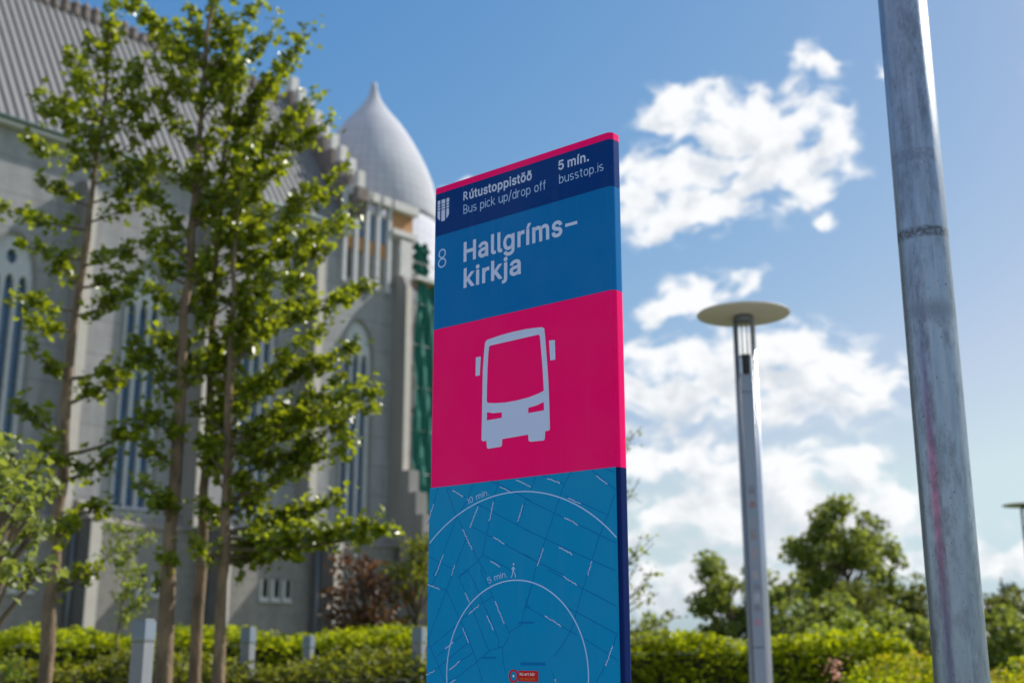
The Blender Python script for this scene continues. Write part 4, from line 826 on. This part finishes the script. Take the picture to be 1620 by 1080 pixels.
for (cx, cz, R_), a0, a1 in (((0.2905,1.2942,0.4233), 20, 160), ((0.2909,1.2891,0.2174), -95, 265)):
    ar = MB(); pts = []
    for i in range(161):
        a = radians(a0 + (a1 - a0) * i / 160); x_, z_ = cx + R_ * cos(a), cz + R_ * sin(a)
        if .003 < x_ < .5938 and z_ > .6: pts.append((x_, z_))
        elif pts:
            ribbon(ar, pts, .0030, False, -.00112, ident) if len(pts) > 1 else None; pts = []
    if len(pts) > 1: ribbon(ar, pts, .0030, False, -.00112, ident)
    ar.build('walking_circle', M['print_thin'], ms_)
write_arc('lettering', '10 min.', .2905, 1.2942, .4305, 110.4, 100.6, .0155, .1, M['print_thin'], ms_)
write_arc('lettering', '5 min.', .2909, 1.2891, .2265, 111, 95, .0150, .1, M['print_thin'], ms_)
mn = MB()
for i, P_ in enumerate((([(.2885, 1.5385), (.2875, 1.528)], .0048), ([(.2875, 1.529), (.2935, 1.521), (.2955, 1.5125)], .0022), ([(.2872, 1.529), (.2855, 1.520), (.2815, 1.5125)], .0022), ([(.2885, 1.538), (.2945, 1.531)], .0016), ([(.2880, 1.538), (.2825, 1.532)], .0016))):
    ribbon(mn, P_[0], P_[1], False, -.0012 - .00002 * i, ident)
mn.add([(.2893 + .0027 * cos(a * pi / 5), -.0012, 1.5445 + .0027 * sin(a * pi / 5)) for a in range(10)], [tuple(range(10))])
mn.build('walking_figure', M['print_thin'], ms_)
rg = MB()
plate(rg, [[(.3040, 1.2737), (.3615, 1.2737), (.3635, 1.2757), (.3635, 1.296), (.3615, 1.298), (.3040, 1.298)]], -.0014, -.00121)
lb_ = rg.build('here_label', M['red'], ms_)
rg = MB(); plate(rg, [[(.289 + .0148 * cos(a * pi / 16), 1.2855 + .0148 * sin(a * pi / 16)) for a in range(32)], [(.289 + .0105 * cos(a * pi / 16), 1.2855 + .0105 * sin(a * pi / 16)) for a in range(32)]], -.0018, -.00121)
rg.build('here_ring', M['red'], ms_)
mn = MB(); mn.add([(.289 + .0028 * cos(a * pi / 5), -.0016, 1.2855 + .0028 * sin(a * pi / 5)) for a in range(10)], [tuple(range(10))]); mn.build('here_dot', M['white'], ms_)
write('lettering', 'Þú ert hér', .3085, .354, 1.2868, .0070, .13, M['white'], lb_, .12, -.0016)
write('lettering', 'You are here', .3085, .354, 1.2768, .0060, .1, M['flower'], lb_, .12, -.0016)

# ================================================================== GALVANISED POLE
po = empty('steel_pole', (1.291, 3.6, .03), 0, label='scuffed galvanised steel pole standing nearest on the right', cat='pole')
MB().lathe([(.0767, .02), (.0767, 1.2), (.0767, 2.4), (.0767, 4.6)], 64).build('tube', M['pole'], po, smooth=True)
MB().lathe([(.073, 4.6), (.081, 4.6), (.081, 4.63), (.02, 4.65)], 32).build('end_cap', M['steel'], po, smooth=True)
MB().box(-.11, .11, -.11, .11, 0, .02).build('base_plate', M['steel'], po)
for sx in (-1, 1):
    for sy in (-1, 1): MB().lathe([(.012, .02), (.012, .04), (.006, .045)], 6, (sx * .085, sy * .085)).build('bolt', M['steel'], po)

# ================================================================== LAMP POSTS
def lamp(x, y, rz, label, H_=4.13, stickers=True):
    L_ = empty('street_lamp', (x, y, 0), rz, label=label, cat='street lamp', group='disc topped street lamps')
    zc = H_ - .36                                  # top of the solid post
    MB().box(-.052, .045, -.05, .05, 0, zc).build('post_web', M['post'], L_)
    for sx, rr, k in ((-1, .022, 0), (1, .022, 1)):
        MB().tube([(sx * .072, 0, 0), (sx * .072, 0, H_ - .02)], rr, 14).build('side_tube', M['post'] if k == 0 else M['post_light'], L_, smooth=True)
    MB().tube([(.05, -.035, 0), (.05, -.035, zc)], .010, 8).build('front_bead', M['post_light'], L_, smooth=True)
    MB().tube([(-.056, -.042, 0), (-.056, -.042, zc)], .006, 8).build('front_bead', M['pipe'], L_, smooth=True)
    for sx in (-.02, .022): MB().tube([(sx, 0, zc), (sx, 0, H_ - .01)], .006, 6).build('inner_rod', M['post'], L_, smooth=True)
    lu = MB(); lu.lathe([(.03, zc - .16), (.036, zc - .14), (.036, zc - .02), (.045, zc + .003)], 16)
    lu.v = [(a, b - .05, c) for a, b, c in lu.v]
    lu.build('light_unit', M['black'], L_, smooth=True)
    for sx in (-.045, .042): MB().box(sx - .01, sx + .01, -.06, -.052, zc - .16, zc - .02).build('reflector', M['post_light'], L_)
    MB().lathe([(.075, H_ - .045), (.080, H_ - .03), (.080, H_ + .004)], 24).build('collar', M['pipe'], L_, smooth=True)
    MB().lathe([(.02, H_ + .004), (.375, H_ + .004), (.395, H_ + .010), (.40, H_ + .018), (.392, H_ + .026), (.30, H_ + .040), (.0, H_ + .055)], 72).build('disc_shade', M['disc'], L_, smooth=True)
    MB().box(-.035, .03, -.054, -.0505, .55, .95).build('access_door', M['post'], L_)
    for zz in (1.35, 3.45): MB().box(-.05, .043, -.0515, -.0503, zz, zz + .006).build('joint', M['black'], L_)
    if stickers:
        for i, (z_, h_, w_, c_) in enumerate(((2.50, .055, .05, (.35, .01, .04)), (2.43, .05, .045, (.12, .42, .45)), (2.36, .05, .05, (.35, .36, .4)), (2.25, .09, .045, (.3, .2, .15)), (2.10, .08, .05, (.5, .35, .33)),
                                              (1.93, .07, .045, (.55, .45, .42)), (1.83, .05, .055, (.08, .08, .09)), (1.74, .08, .05, (.6, .62, .66)), (1.66, .05, .05, (.09, .09, .1)), (1.55, .05, .045, (.75, .08, .25)), (2.62, .07, .05, (.1, .11, .13)))):
            c_ = tuple(.55 * v + .45 * .2 for v in c_); m_ = mat('sticker_%d' % i, c_, .5, var=(.24, .26, .31), scale=40, amt=1.0)
            MB().box(-.03, -.03 + w_, -.0525, -.0505, z_ - h_ / 2, z_ + h_ / 2).build('sticker', m_, L_)
    return L_
lamp(2.005, 10.1, radians(-8), 'near street lamp with flat beige disc and sticker covered grey post')
lamp(9.32, 22.0, radians(-18), 'distant street lamp cut off by the right edge, thin flat disc', 3.84, False)

# ================================================================== BOLLARDS
bol = empty('bollard', (-2.37, 8.0, 0), 0, label='grey bollard with blue cap, nearest, among the tree trunks', cat='bollard', group='bollards along the hedges')
bol.rotation_euler = (0, 0, radians(-22))
MB().box(-.0525, .0525, -.0525, .0525, 1.385, 1.40).build('band', M['pipe'], bol)
MB().box(-.05, .05, -.05, .05, 0, 1.384).build('shaft', M['bollard'], bol)
MB().box(-.053, .053, -.053, .053, 1.402, 1.515).build('cap', M['bollard_cap'], bol)
MB().box(-.045, .045, -.045, .045, 1.517, 1.53).build('lid', M['bollard'], bol)
for x, y, s_, lab in ((-2.33, 11.0, 1.0, 'slim grey bollard behind the hedge right of the three trunks'), (-.82, 11.0, 1.0, 'grey bollard half hidden by the left edge of the totem'), (-2.25, 13.8, .97, 'small far bollard just above the clipped hedge')):
    c = bol.copy(); COL.objects.link(c); c.location = (x, y, 0); c['label'] = lab; c.scale = (.92 * s_, .92 * s_, s_)
    for p_ in bol.children:
        q = p_.copy(); COL.objects.link(q); q.parent = c

# ================================================================== TREES
def tree(name, label, x, y, top, r0, tips, nfill, ext, leafs, dens, seed, cat='tree', group=None, lsize=.074, spread=.048, zlo=1.6, twig=True, wander=.05, foldk=.18):
    """columnar tree: trunk, limbs that end at the given tips, leaves set along each limb"""
    rs = random.Random(seed); nr = np.random.RandomState(seed)
    T = empty(name, (x, y, 0), 0, label=label, cat=cat, group=group)
    n = 22; tp = []
    ph = rs.uniform(0, 6)
    for i in range(n):
        t = i / (n - 1); tp.append(Vector((wander * sin(ph + t * 5) * t + rs.uniform(-.018, .018) * (i > 0), wander * cos(ph + t * 4) * t + rs.uniform(-.018, .018) * (i > 0), top * t)))
    rad = [r0 * (1 - .86 * (i / (n - 1)) ** 1.1) * (1.25 if i == 0 else rs.uniform(.88, 1.14)) for i in range(n)]
    MB().tube(tp, rad, 10).build('trunk', M['bark'], T, smooth=True)
    def trunk_at(z):
        t = max(0, min(.999, z / top)) * (n - 1); i = int(t); return tp[i].lerp(tp[i + 1], t - i), rad[i] * (1 - (t - i)) + rad[i + 1] * (t - i)
    limbs = [(Vector((a - x, b - y, c)), d) for a, b, c, d in tips]
    for k in range(nfill):
        z0 = zlo + (top - .15 - zlo) * ((k + rs.random()) / nfill)
        e = ext(z0 + .3); az_ = rs.uniform(0, 2 * pi); Lh = e * rs.uniform(.55, 1.0)
        p0, _ = trunk_at(z0)
        limbs.append((p0 + Vector((Lh * cos(az_), Lh * sin(az_), rs.uniform(.15, .55) * Lh + .15)), z0))
    pts = []
    for tip, z0 in limbs:
        p0, rr = trunk_at(min(z0, top * .99)); L_ = (tip - p0).length
        mid = p0.lerp(tip, .5) + Vector((0, 0, -.10 * L_ + rs.uniform(-.04, .04))) + Vector((rs.uniform(-.06, .06), rs.uniform(-.06, .06), 0))
        seg = []
        for i in range(7):
            t = i / 6; seg.append(p0 * (1 - t) ** 2 + mid * 2 * t * (1 - t) + tip * t * t)
        b = MB(); b.tube(seg, [max(.0035, rr * .45 * (1 - t / 6.5)) for t in range(7)], 5)
        # side twigs
        tw = []
        for i in range(int(3 + L_ * 7) if twig else 0):
            t = rs.uniform(.2, .97); j = min(5, int(t * 6)); q = seg[j].lerp(seg[j + 1], t * 6 - j)
            dv = Vector((rs.gauss(0, 1), rs.gauss(0, 1), rs.gauss(.5, .7))).normalized() * rs.uniform(.05, .16) * (1.15 - .45 * t)
            b.tube([q, q + dv], [.004, .0025], 4, False); tw.append((q, q + dv))
        b.build('limb', M['bark_twig'], T)
        nl = int(dens * L_)
        ts = nr.uniform(.12, 1.03, nl) ** .8
        for t in ts:
            if tw and nr.rand() < .62:
                q0, q1 = tw[nr.randint(len(tw))]; q = q0.lerp(q1, nr.uniform(.35, 1.1)); sp = spread * .6
            else:
                t_ = min(t, .999) * 6; j = int(t_); q = seg[j].lerp(seg[j + 1], t_ - j); sp = spread
            pts.append((q.x + nr.normal(0, sp), q.y + nr.normal(0, sp), q.z + nr.normal(0, sp)))
    # leader
    for k in range(int(dens * .9)):
        z = nr.uniform(top - .9, top + .1); p, _ = trunk_at(z); pts.append((p.x + nr.normal(0, spread), p.y + nr.normal(0, spread), z))
    link('leaves', leaves_mesh('leaves', pts, lsize, leafs, seed, up=.3, aspect=.82, fold=foldk), T, kind='stuff')
    return T
GT = 'young poplars in front of the church'
tree('poplar_tree', 'slim young poplar standing left of the others, sparse long side branches', -3.72, 10.0, 7.10, .062, [(-4.17,9.63,5.95,5.77),(-4.4,10.35,6.34,5.92),(-4.46,10.26,5.87,5.49),(-4.07,9.76,5.25,5.11),(-4.48,9.99,5.09,4.89),(-4.28,9.95,4.74,4.62),(-4.4,10.15,4.35,4.15),(-4.27,10.29,4.16,3.96),(-3.95,9.59,3.71,3.55),(-4.0,9.53,3.24,3.06),(-4.13,10.34,6.75,6.17),(-3.84,9.93,6.73,6.36),(-3.7,10.26,6.97,6.73),(-3.16,9.5,6.24,6.11),(-3.29,9.95,6.14,5.8),(-3.1,10.22,6.43,5.77),(-3.02,9.73,5.8,5.5),(-3.25,10.45,5.67,5.14),(-3.3,10.4,5.34,4.96),(-2.92,9.53,4.67,4.56),(-3.04,9.53,4.22,4.1),(-3.08,10.04,3.78,3.55),(-3.34,10.44,3.79,3.33),(-2.92,9.88,3.25,2.9),(-3.2,9.72,2.88,2.69),(-3.3,9.92,2.5,2.33),(-3.73,9.53,2.93,2.8),(-3.54,9.72,2.35,2.17),(-3.06,9.94,5.62,5.32),(-3.1,10.0,4.56,4.36),(-3.46,9.73,5.83,5.68),(-3.74,9.73,5.74,5.56),(-3.84,9.72,6.2,5.98)], 3, lambda z: .42, M['leaf'], 190, 11, group=GT)
tree('poplar_tree', 'poplar with thick pale trunk, leftmost of the three crowded trunks', -2.79, 10.0, 7.9, .070, [(-3.67,10.46,7.35,6.67),(-3.49,10.45,7.12,6.51),(-3.05,9.56,6.42,6.29),(-2.84,9.59,6.16,6.01),(-3.05,10.34,7.18,6.61),(-2.71,10.24,7.09,6.54),(-2.56,10.17,6.79,6.23),(-2.39,9.81,6.38,5.92),(-2.32,10.11,7.13,6.36),(-2.16,10.11,6.97,6.17),(-3.13,10.08,6.08,5.62),(-3.06,9.66,5.44,5.26),(-3.22,9.93,5.23,4.85),(-3.13,9.89,4.93,4.62),(-3.14,10.22,4.69,4.39),(-3.29,10.49,4.51,4.1),(-3.19,10.45,4.11,3.77),(-3.28,10.04,3.86,3.55),(-3.03,9.95,3.54,3.33),(-3.1,9.77,3.29,3.06),(-3.08,9.54,2.98,2.8),(-2.94,9.53,2.63,2.48),(-2.62,9.96,5.85,5.38),(-2.41,9.82,5.31,4.91),(-2.43,9.88,4.92,4.56),(-2.56,10.39,4.62,4.1),(-2.54,10.03,3.78,3.44),(-3.33,10.06,6.51,6.11),(-3.04,9.74,6.59,6.42)], 10, lambda z: .32, M['leaf'], 205, 12, group=GT, wander=.03)
tree('poplar_tree', 'full crowned poplar on the middle of the three crowded trunks', -2.63, 10.4, 7.0, .060, [(-1.83,10.14,6.92,6.04),(-2.04,10.44,6.81,5.85),(-1.78,10.27,6.31,5.54),(-1.96,10.5,6.15,5.42),(-1.69,10.53,6.18,5.23),(-1.46,9.97,5.5,4.93),(-1.55,9.91,5.23,4.75),(-1.53,10.74,5.26,4.51),(-1.62,10.16,4.82,4.33),(-1.41,10.13,5.13,4.57),(-1.26,10.9,4.66,4.1),(-1.41,10.37,4.41,3.98),(-1.81,10.74,4.49,3.87),(-1.34,10.38,3.93,3.52),(-1.53,10.54,3.9,3.41),(-1.13,10.05,3.46,3.13),(-1.4,10.54,3.44,3.02),(-1.63,10.77,3.42,2.91),(-2.42,10.42,6.18,5.66),(-2.47,10.64,5.76,5.17),(-2.29,10.57,5.3,4.69),(-2.08,9.96,4.55,4.21),(-2.25,10.66,6.68,5.73),(-2.24,10.49,4.12,3.69),(-2.1,10.2,3.59,3.24),(-1.98,9.93,5.59,5.05),(-2.03,10.77,5.24,4.57)], 17, lambda z: .42, M['leaf'], 215, 13, group=GT, zlo=2.6, wander=.07)
tree('poplar_tree', 'lower spreading poplar, rightmost trunk, its branches reaching towards the totem', -2.36, 10.0, 5.6, .062, [(-1.17,9.74,3.28,2.69),(-1.27,9.6,2.99,2.53),(-1.57,9.9,2.99,2.48),(-1.09,9.65,2.33,2.22),(-0.9,9.57,2.26,2.13),(-1.29,9.9,2.32,2.16),(-1.57,10.42,2.26,2.07),(-1.81,10.3,2.14,2.02),(-1.99,10.27,2.73,2.38),(-2.01,9.72,3.01,2.69),(-1.72,10.04,3.45,2.9),(-1.89,9.78,3.71,3.12),(-1.52,9.67,4.01,3.33),(-1.74,9.61,4.38,3.6),(-1.91,9.71,3.27,2.85),(-2.21,10.43,2.21,2.04),(-1.43,10.33,2.63,2.27),(-1.67,10.31,2.57,2.25),(-1.49,10.3,3.62,3.01),(-1.15,9.69,3.49,3.01),(-2.2,9.81,4.33,3.77),(-2.09,10.13,4.25,3.66),(-2.53,10.23,3.83,3.44),(-2.63,10.36,3.07,2.59),(-2.71,10.38,2.58,2.33),(-2.53,9.59,2.19,2.07)], 12, lambda z: .45, M['leaf'], 215, 14, group=GT, zlo=2.3, wander=.05)
tree('sparse_tree', 'thin almost leafless tree mostly hidden behind the totem', 1.045, 12.0, 3.9, .035, [(1.24,12.12,3.46,3.08),(1.26,12.24,2.23,1.91),(1.36,12.29,1.96,1.73),(1.48,12.44,1.88,1.64),(1.66,12.24,1.66,1.46),(1.52,12.42,1.56,1.4),(1.31,11.53,2.06,1.79),(1.27,11.97,2.4,2.09),(0.84,12.44,2.76,2.4),(0.75,12.15,2.1,1.85),(1.17,12.4,3.01,2.71),(1.48,11.61,1.47,1.37),(1.28,11.97,1.61,1.49)], 8, lambda z: .4, M['leaf_far'], 20, 15, lsize=.055)
tree('sapling', 'small pale green sapling against the dark church base', -4.40, 14.0, 2.75, .022, (), 26, lambda z: .36 if z > 1.7 else .1, M['leaf_lime'], 62, 16, lsize=.06, zlo=1.5)

def clump_tree(name, label, x, y, H_, rx, ry, zlo, leafm, nclump, nleaf, seed, lsize=.11, cr=.32, trunk_r=.09, cat='tree', group=None, cone=False, shape=None):
    rs = random.Random(seed); nr = np.random.RandomState(seed)
    T = empty(name, (x, y, 0), 0, label=label, cat=cat, group=group)
    tb = MB(); tb.tube([(0, 0, 0), (.05, 0, H_ * .45), (0, .04, H_ * .85)], [trunk_r, trunk_r * .7, trunk_r * .2], 8); tb.build('trunk', M['bark'], T, smooth=True)
    P = []; zc = (H_ + zlo) / 2; hz = (H_ - zlo) / 2; lb = MB()
    for k in range(nclump):
        while True:
            u = nr.uniform(-1, 1, 3)
            if cone:
                if math.hypot(u[0], u[1]) < (1 - u[2]) / 2 + .06: break
            elif 0.12 < (u ** 2).sum() < 1: break
        c = np.array([u[0] * rx, u[1] * ry, zc + u[2] * hz])
        c *= np.array([1, 1, 1]) ; r_ = cr * nr.uniform(.55, 1.25)
        q = nr.normal(size=(int(nleaf * (r_ / cr) ** 1.5), 3)); q /= np.maximum(1e-6, np.linalg.norm(q, axis=1))[:, None]
        q *= (nr.uniform(0, 1, len(q)) ** .45)[:, None] * r_; q[:, 2] *= .72
        P.append(c + q)
        lb.tube([(0, 0, max(.2, c[2] - .9 * math.hypot(c[0], c[1]) - .2)), tuple(c)], [.025, .008], 5, False)
    lb.build('limbs', M['bark_twig'], T)
    P = np.concatenate(P); P = P[P[:, 2] > .05]
    link('crown', leaves_mesh('crown', P, lsize, leafm, seed, up=.25, fold=.15), T, kind='stuff')
    return T
GR = 'trees beyond the right hedge'
clump_tree('broadleaf_tree', 'rounded green tree rising highest left of the steel pole', 7.6, 28, 4.55, 1.35, 1.3, 1.9, M['leaf_far'], 74, 120, 21, lsize=.13, cr=.34, group=GR)
clump_tree('broadleaf_tree', 'dark leafy tree just left of the near lamp post', 4.55, 26, 3.35, .75, .8, 1.2, M['leaf_far'], 34, 110, 22, lsize=.12, cr=.3, group=GR)
clump_tree('broadleaf_tree', 'loose lighter tree just right of the near lamp post', 5.62, 26, 3.05, .8, .8, .9, M['leaf_far'], 44, 95, 23, lsize=.11, cr=.28, group=GR)
GS = 'shrubs on the bank at the right'
for i, (x, y, H_, rx, m_, nc, lab) in enumerate((
        (5.3, 22, 2.25, 1.0, 'leaf_far', 34, 'bushy green shrub right behind the near lamp post'),
        (6.7, 23.5, 2.5, 1.3, 'leaf_dark', 52, 'dark shrub under the tall rounded tree'),
        (8.1, 24, 2.65, 1.2, 'leaf_dark', 50, 'dark spruce bush beside the steel pole, left of it'),
        (8.75, 24, 3.0, .7, 'leaf_dark', 30, 'pointed dark spruce showing just left of the steel pole'),
        (4.95, 18, 1.80, .75, 'leaf_lime', 30, 'bright green shrub in front of the dark spruces'),
        (4.0, 16, 1.50, .6, 'leaf_lime', 24, 'low bright shrub near the end of the clipped hedge'),
        (10.1, 24, 2.5, 1.1, 'leaf_dark', 44, 'dark low spruce right of the steel pole'),
        (6.0, 19, 1.85, .9, 'leaf_far', 34, 'mid green shrub left of the foot of the steel pole'),
        (7.6, 20, 1.95, 1.1, 'leaf_far', 40, 'broad green shrub partly behind the foot of the steel pole'))):
    clump_tree('shrub', lab, x, y, H_, rx, .8, .1, M[m_], int(nc * 1.5), 110, 40 + i, lsize=.10, cr=.3, trunk_r=.04, cat='shrub', group=GS, cone=(i == 3))
clump_tree('conifer', 'pale grey green conifer at the right edge under the far lamp', 10.75, 27, 3.35, .75, .75, .2, M['leaf_pale'], 60, 90, 60, lsize=.1, cr=.26, cone=True)
clump_tree('conifer', 'pale narrow conifer right of the steel pole', 10.2, 28, 2.95, .55, .6, .2, M['leaf_pale'], 40, 80, 61, lsize=.1, cr=.24, cone=True)
clump_tree('copper_shrub', 'reddish brown leafed shrub before the church, left half', -1.95, 16, 2.72, .42, .5, 1.2, M['leaf_red'], 30, 38, 62, lsize=.085, cr=.22, trunk_r=.03, cat='shrub', group='copper shrubs by the church')
clump_tree('copper_shrub', 'brown and green shrub touching the left edge of the totem', -1.25, 16, 2.80, .40, .5, .9, M['leaf_hedge_brown'], 34, 38, 63, lsize=.085, cr=.22, trunk_r=.03, cat='shrub', group='copper shrubs by the church')
clump_tree('copper_shrub', 'low dark red shrub between the other two copper shrubs', -1.62, 15.6, 2.3, .36, .4, .9, M['leaf_red'], 24, 38, 64, lsize=.08, cr=.2, trunk_r=.03, cat='shrub', group='copper shrubs by the church')
clump_tree('leafy_bush', 'bright green leaning bush at the left edge of the picture', -3.22, 7.4, 2.58, .52, .6, 1.55, M['leaf_far'], 40, 44, 65, lsize=.07, cr=.17, trunk_r=.03, cat='shrub')
clump_tree('leafy_bush', 'low green bush at the bottom left corner', -3.5, 8.2, 1.42, .55, .5, .2, M['leaf_lime'], 34, 70, 66, lsize=.06, cr=.2, trunk_r=.02, cat='shrub')
clump_tree('leafy_bush', 'distant low bush just right of the totem above the hedge', 1.95, 17, 1.72, .45, .5, .6, M['leaf_far'], 20, 60, 67, lsize=.08, cr=.2, trunk_r=.02, cat='shrub')

# ================================================================== HEDGES
def hedge(label, x0, x1, y0, y1, H_, leafm, n, seed, lsize=.065, bump_=.05, sl=0.0):
    nr = np.random.RandomState(seed)
    T = empty('clipped_hedge', ((x0 + x1) / 2, (y0 + y1) / 2, 0), 0, label=label, cat='hedge', group='clipped hedges')
    hx, hy = (x1 - x0) / 2, (y1 - y0) / 2
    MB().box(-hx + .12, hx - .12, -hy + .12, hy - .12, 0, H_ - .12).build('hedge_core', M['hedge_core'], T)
    a = nr.rand(n); P = np.zeros((n, 3)); d = nr.uniform(-.1, .05, n)
    top = a < .45; fr = (a >= .45) & (a < .9); sd = a >= .9
    P[:, 0] = nr.uniform(-hx, hx, n); P[:, 1] = nr.uniform(-hy, hy, n); P[:, 2] = nr.uniform(.1, H_, n)
    wob = bump_ * (np.sin(P[:, 0] * 3.1 + seed) + np.sin(P[:, 0] * 7.3 + P[:, 1] * 5) * .6) + nr.normal(0, .02, n)
    P[top, 2] = H_ + d[top] + wob[top]
    P[fr, 1] = np.where(nr.rand(fr.sum()) < .75, -hy, hy) + d[fr] * 1.0 + .05 * np.sin(P[fr, 0] * 5 + P[fr, 2] * 9)
    P[sd, 0] = np.where(nr.rand(sd.sum()) < .5, -hx, hx) + d[sd]
    link('hedge_leaves', leaves_mesh('hedge_leaves', P, lsize, leafm, seed, up=.6), T, kind='stuff')
    return T
hedge('long clipped hedge with bright top behind the tree trunks', -6.6, -.3, 14.2, 15.4, 1.47, M['leaf_hedge'], 15000, 71, .075)
hedge('nearer low hedge of brownish green leaves under the trees', -5.4, -.2, 10.7, 11.9, 1.19, M['leaf_hedge_brown'], 14000, 72, .065, .07)
hedge('bright green hedge right of the totem, crossing behind the lamp post', .6, 4.3, 13.4, 14.6, 1.40, M['leaf_hedge'], 14000, 73, .075)
# flowering border at the lower right
fb = np.random.RandomState(5); n = 9000
P = np.stack([fb.uniform(2.9, 6.8, n), fb.uniform(10.2, 11.8, n), np.zeros(n)], 1)
top_ = 1.15 + .10 * np.sin(P[:, 0] * 4) + .08 * np.sin(P[:, 0] * 9 + P[:, 1] * 3) + .05 * (P[:, 0] - 4)
P[:, 2] = top_ - np.abs(fb.normal(0, .22, n))
pb = empty('flowering_shrub', (0, 0, 0), 0, label='yellow flowering shrub border along the bottom right corner', cat='shrub')
link('foliage', leaves_mesh('foliage', P, .06, M['leaf_hedge'], 5), pb, kind='stuff')
k = 2600; Pf = np.stack([fb.uniform(3.2, 6.8, k), fb.uniform(10.2, 11.5, k), np.zeros(k)], 1)
Pf[:, 2] = 1.17 + .10 * np.sin(Pf[:, 0] * 4) + .08 * np.sin(Pf[:, 0] * 9 + Pf[:, 1] * 3) + .05 * (Pf[:, 0] - 4) - np.abs(fb.normal(0, .05, k))
link('yellow_blossom', leaves_mesh('yellow_blossom', Pf, .04, M['flower'], 6), pb, kind='stuff')
Pp = np.stack([fb.normal(2.62, .05, 40), fb.normal(10.2, .05, 40), fb.normal(1.16, .06, 40)], 1)
link('pink_blossom', leaves_mesh('pink_blossom', Pp, .04, M['flower_pink'], 7), pb, kind='stuff')

# ================================================================== FAR HOUSE
hs = empty('house', (9.0, 72, 0), radians(6), label='low grey roofed house in the distance above the hedge', cat='house')
MB().box(-1.6, 1.6, 0, 6, 0, 1.55).build('wall', M['house'], hs)
MB().add([(-1.8, -.2, 1.55), (1.9, -.2, 1.55), (1.9, 6.2, 1.55), (-1.8, 6.2, 1.55), (-1.2, 3, 2.15), (1.0, 3, 1.95)], [(0, 3, 2, 1), (0, 1, 5, 4), (1, 2, 5), (2, 3, 4, 5), (3, 0, 4)]).build('roof', M['house_roof'], hs)
wd = MB().box(-.25, .25, -.04, -.005, 0, .6).mesh('window', M['glass'])
for x_ in (-1.0, 0, 1.0): link('window', wd, hs, (x_, 0, .7))
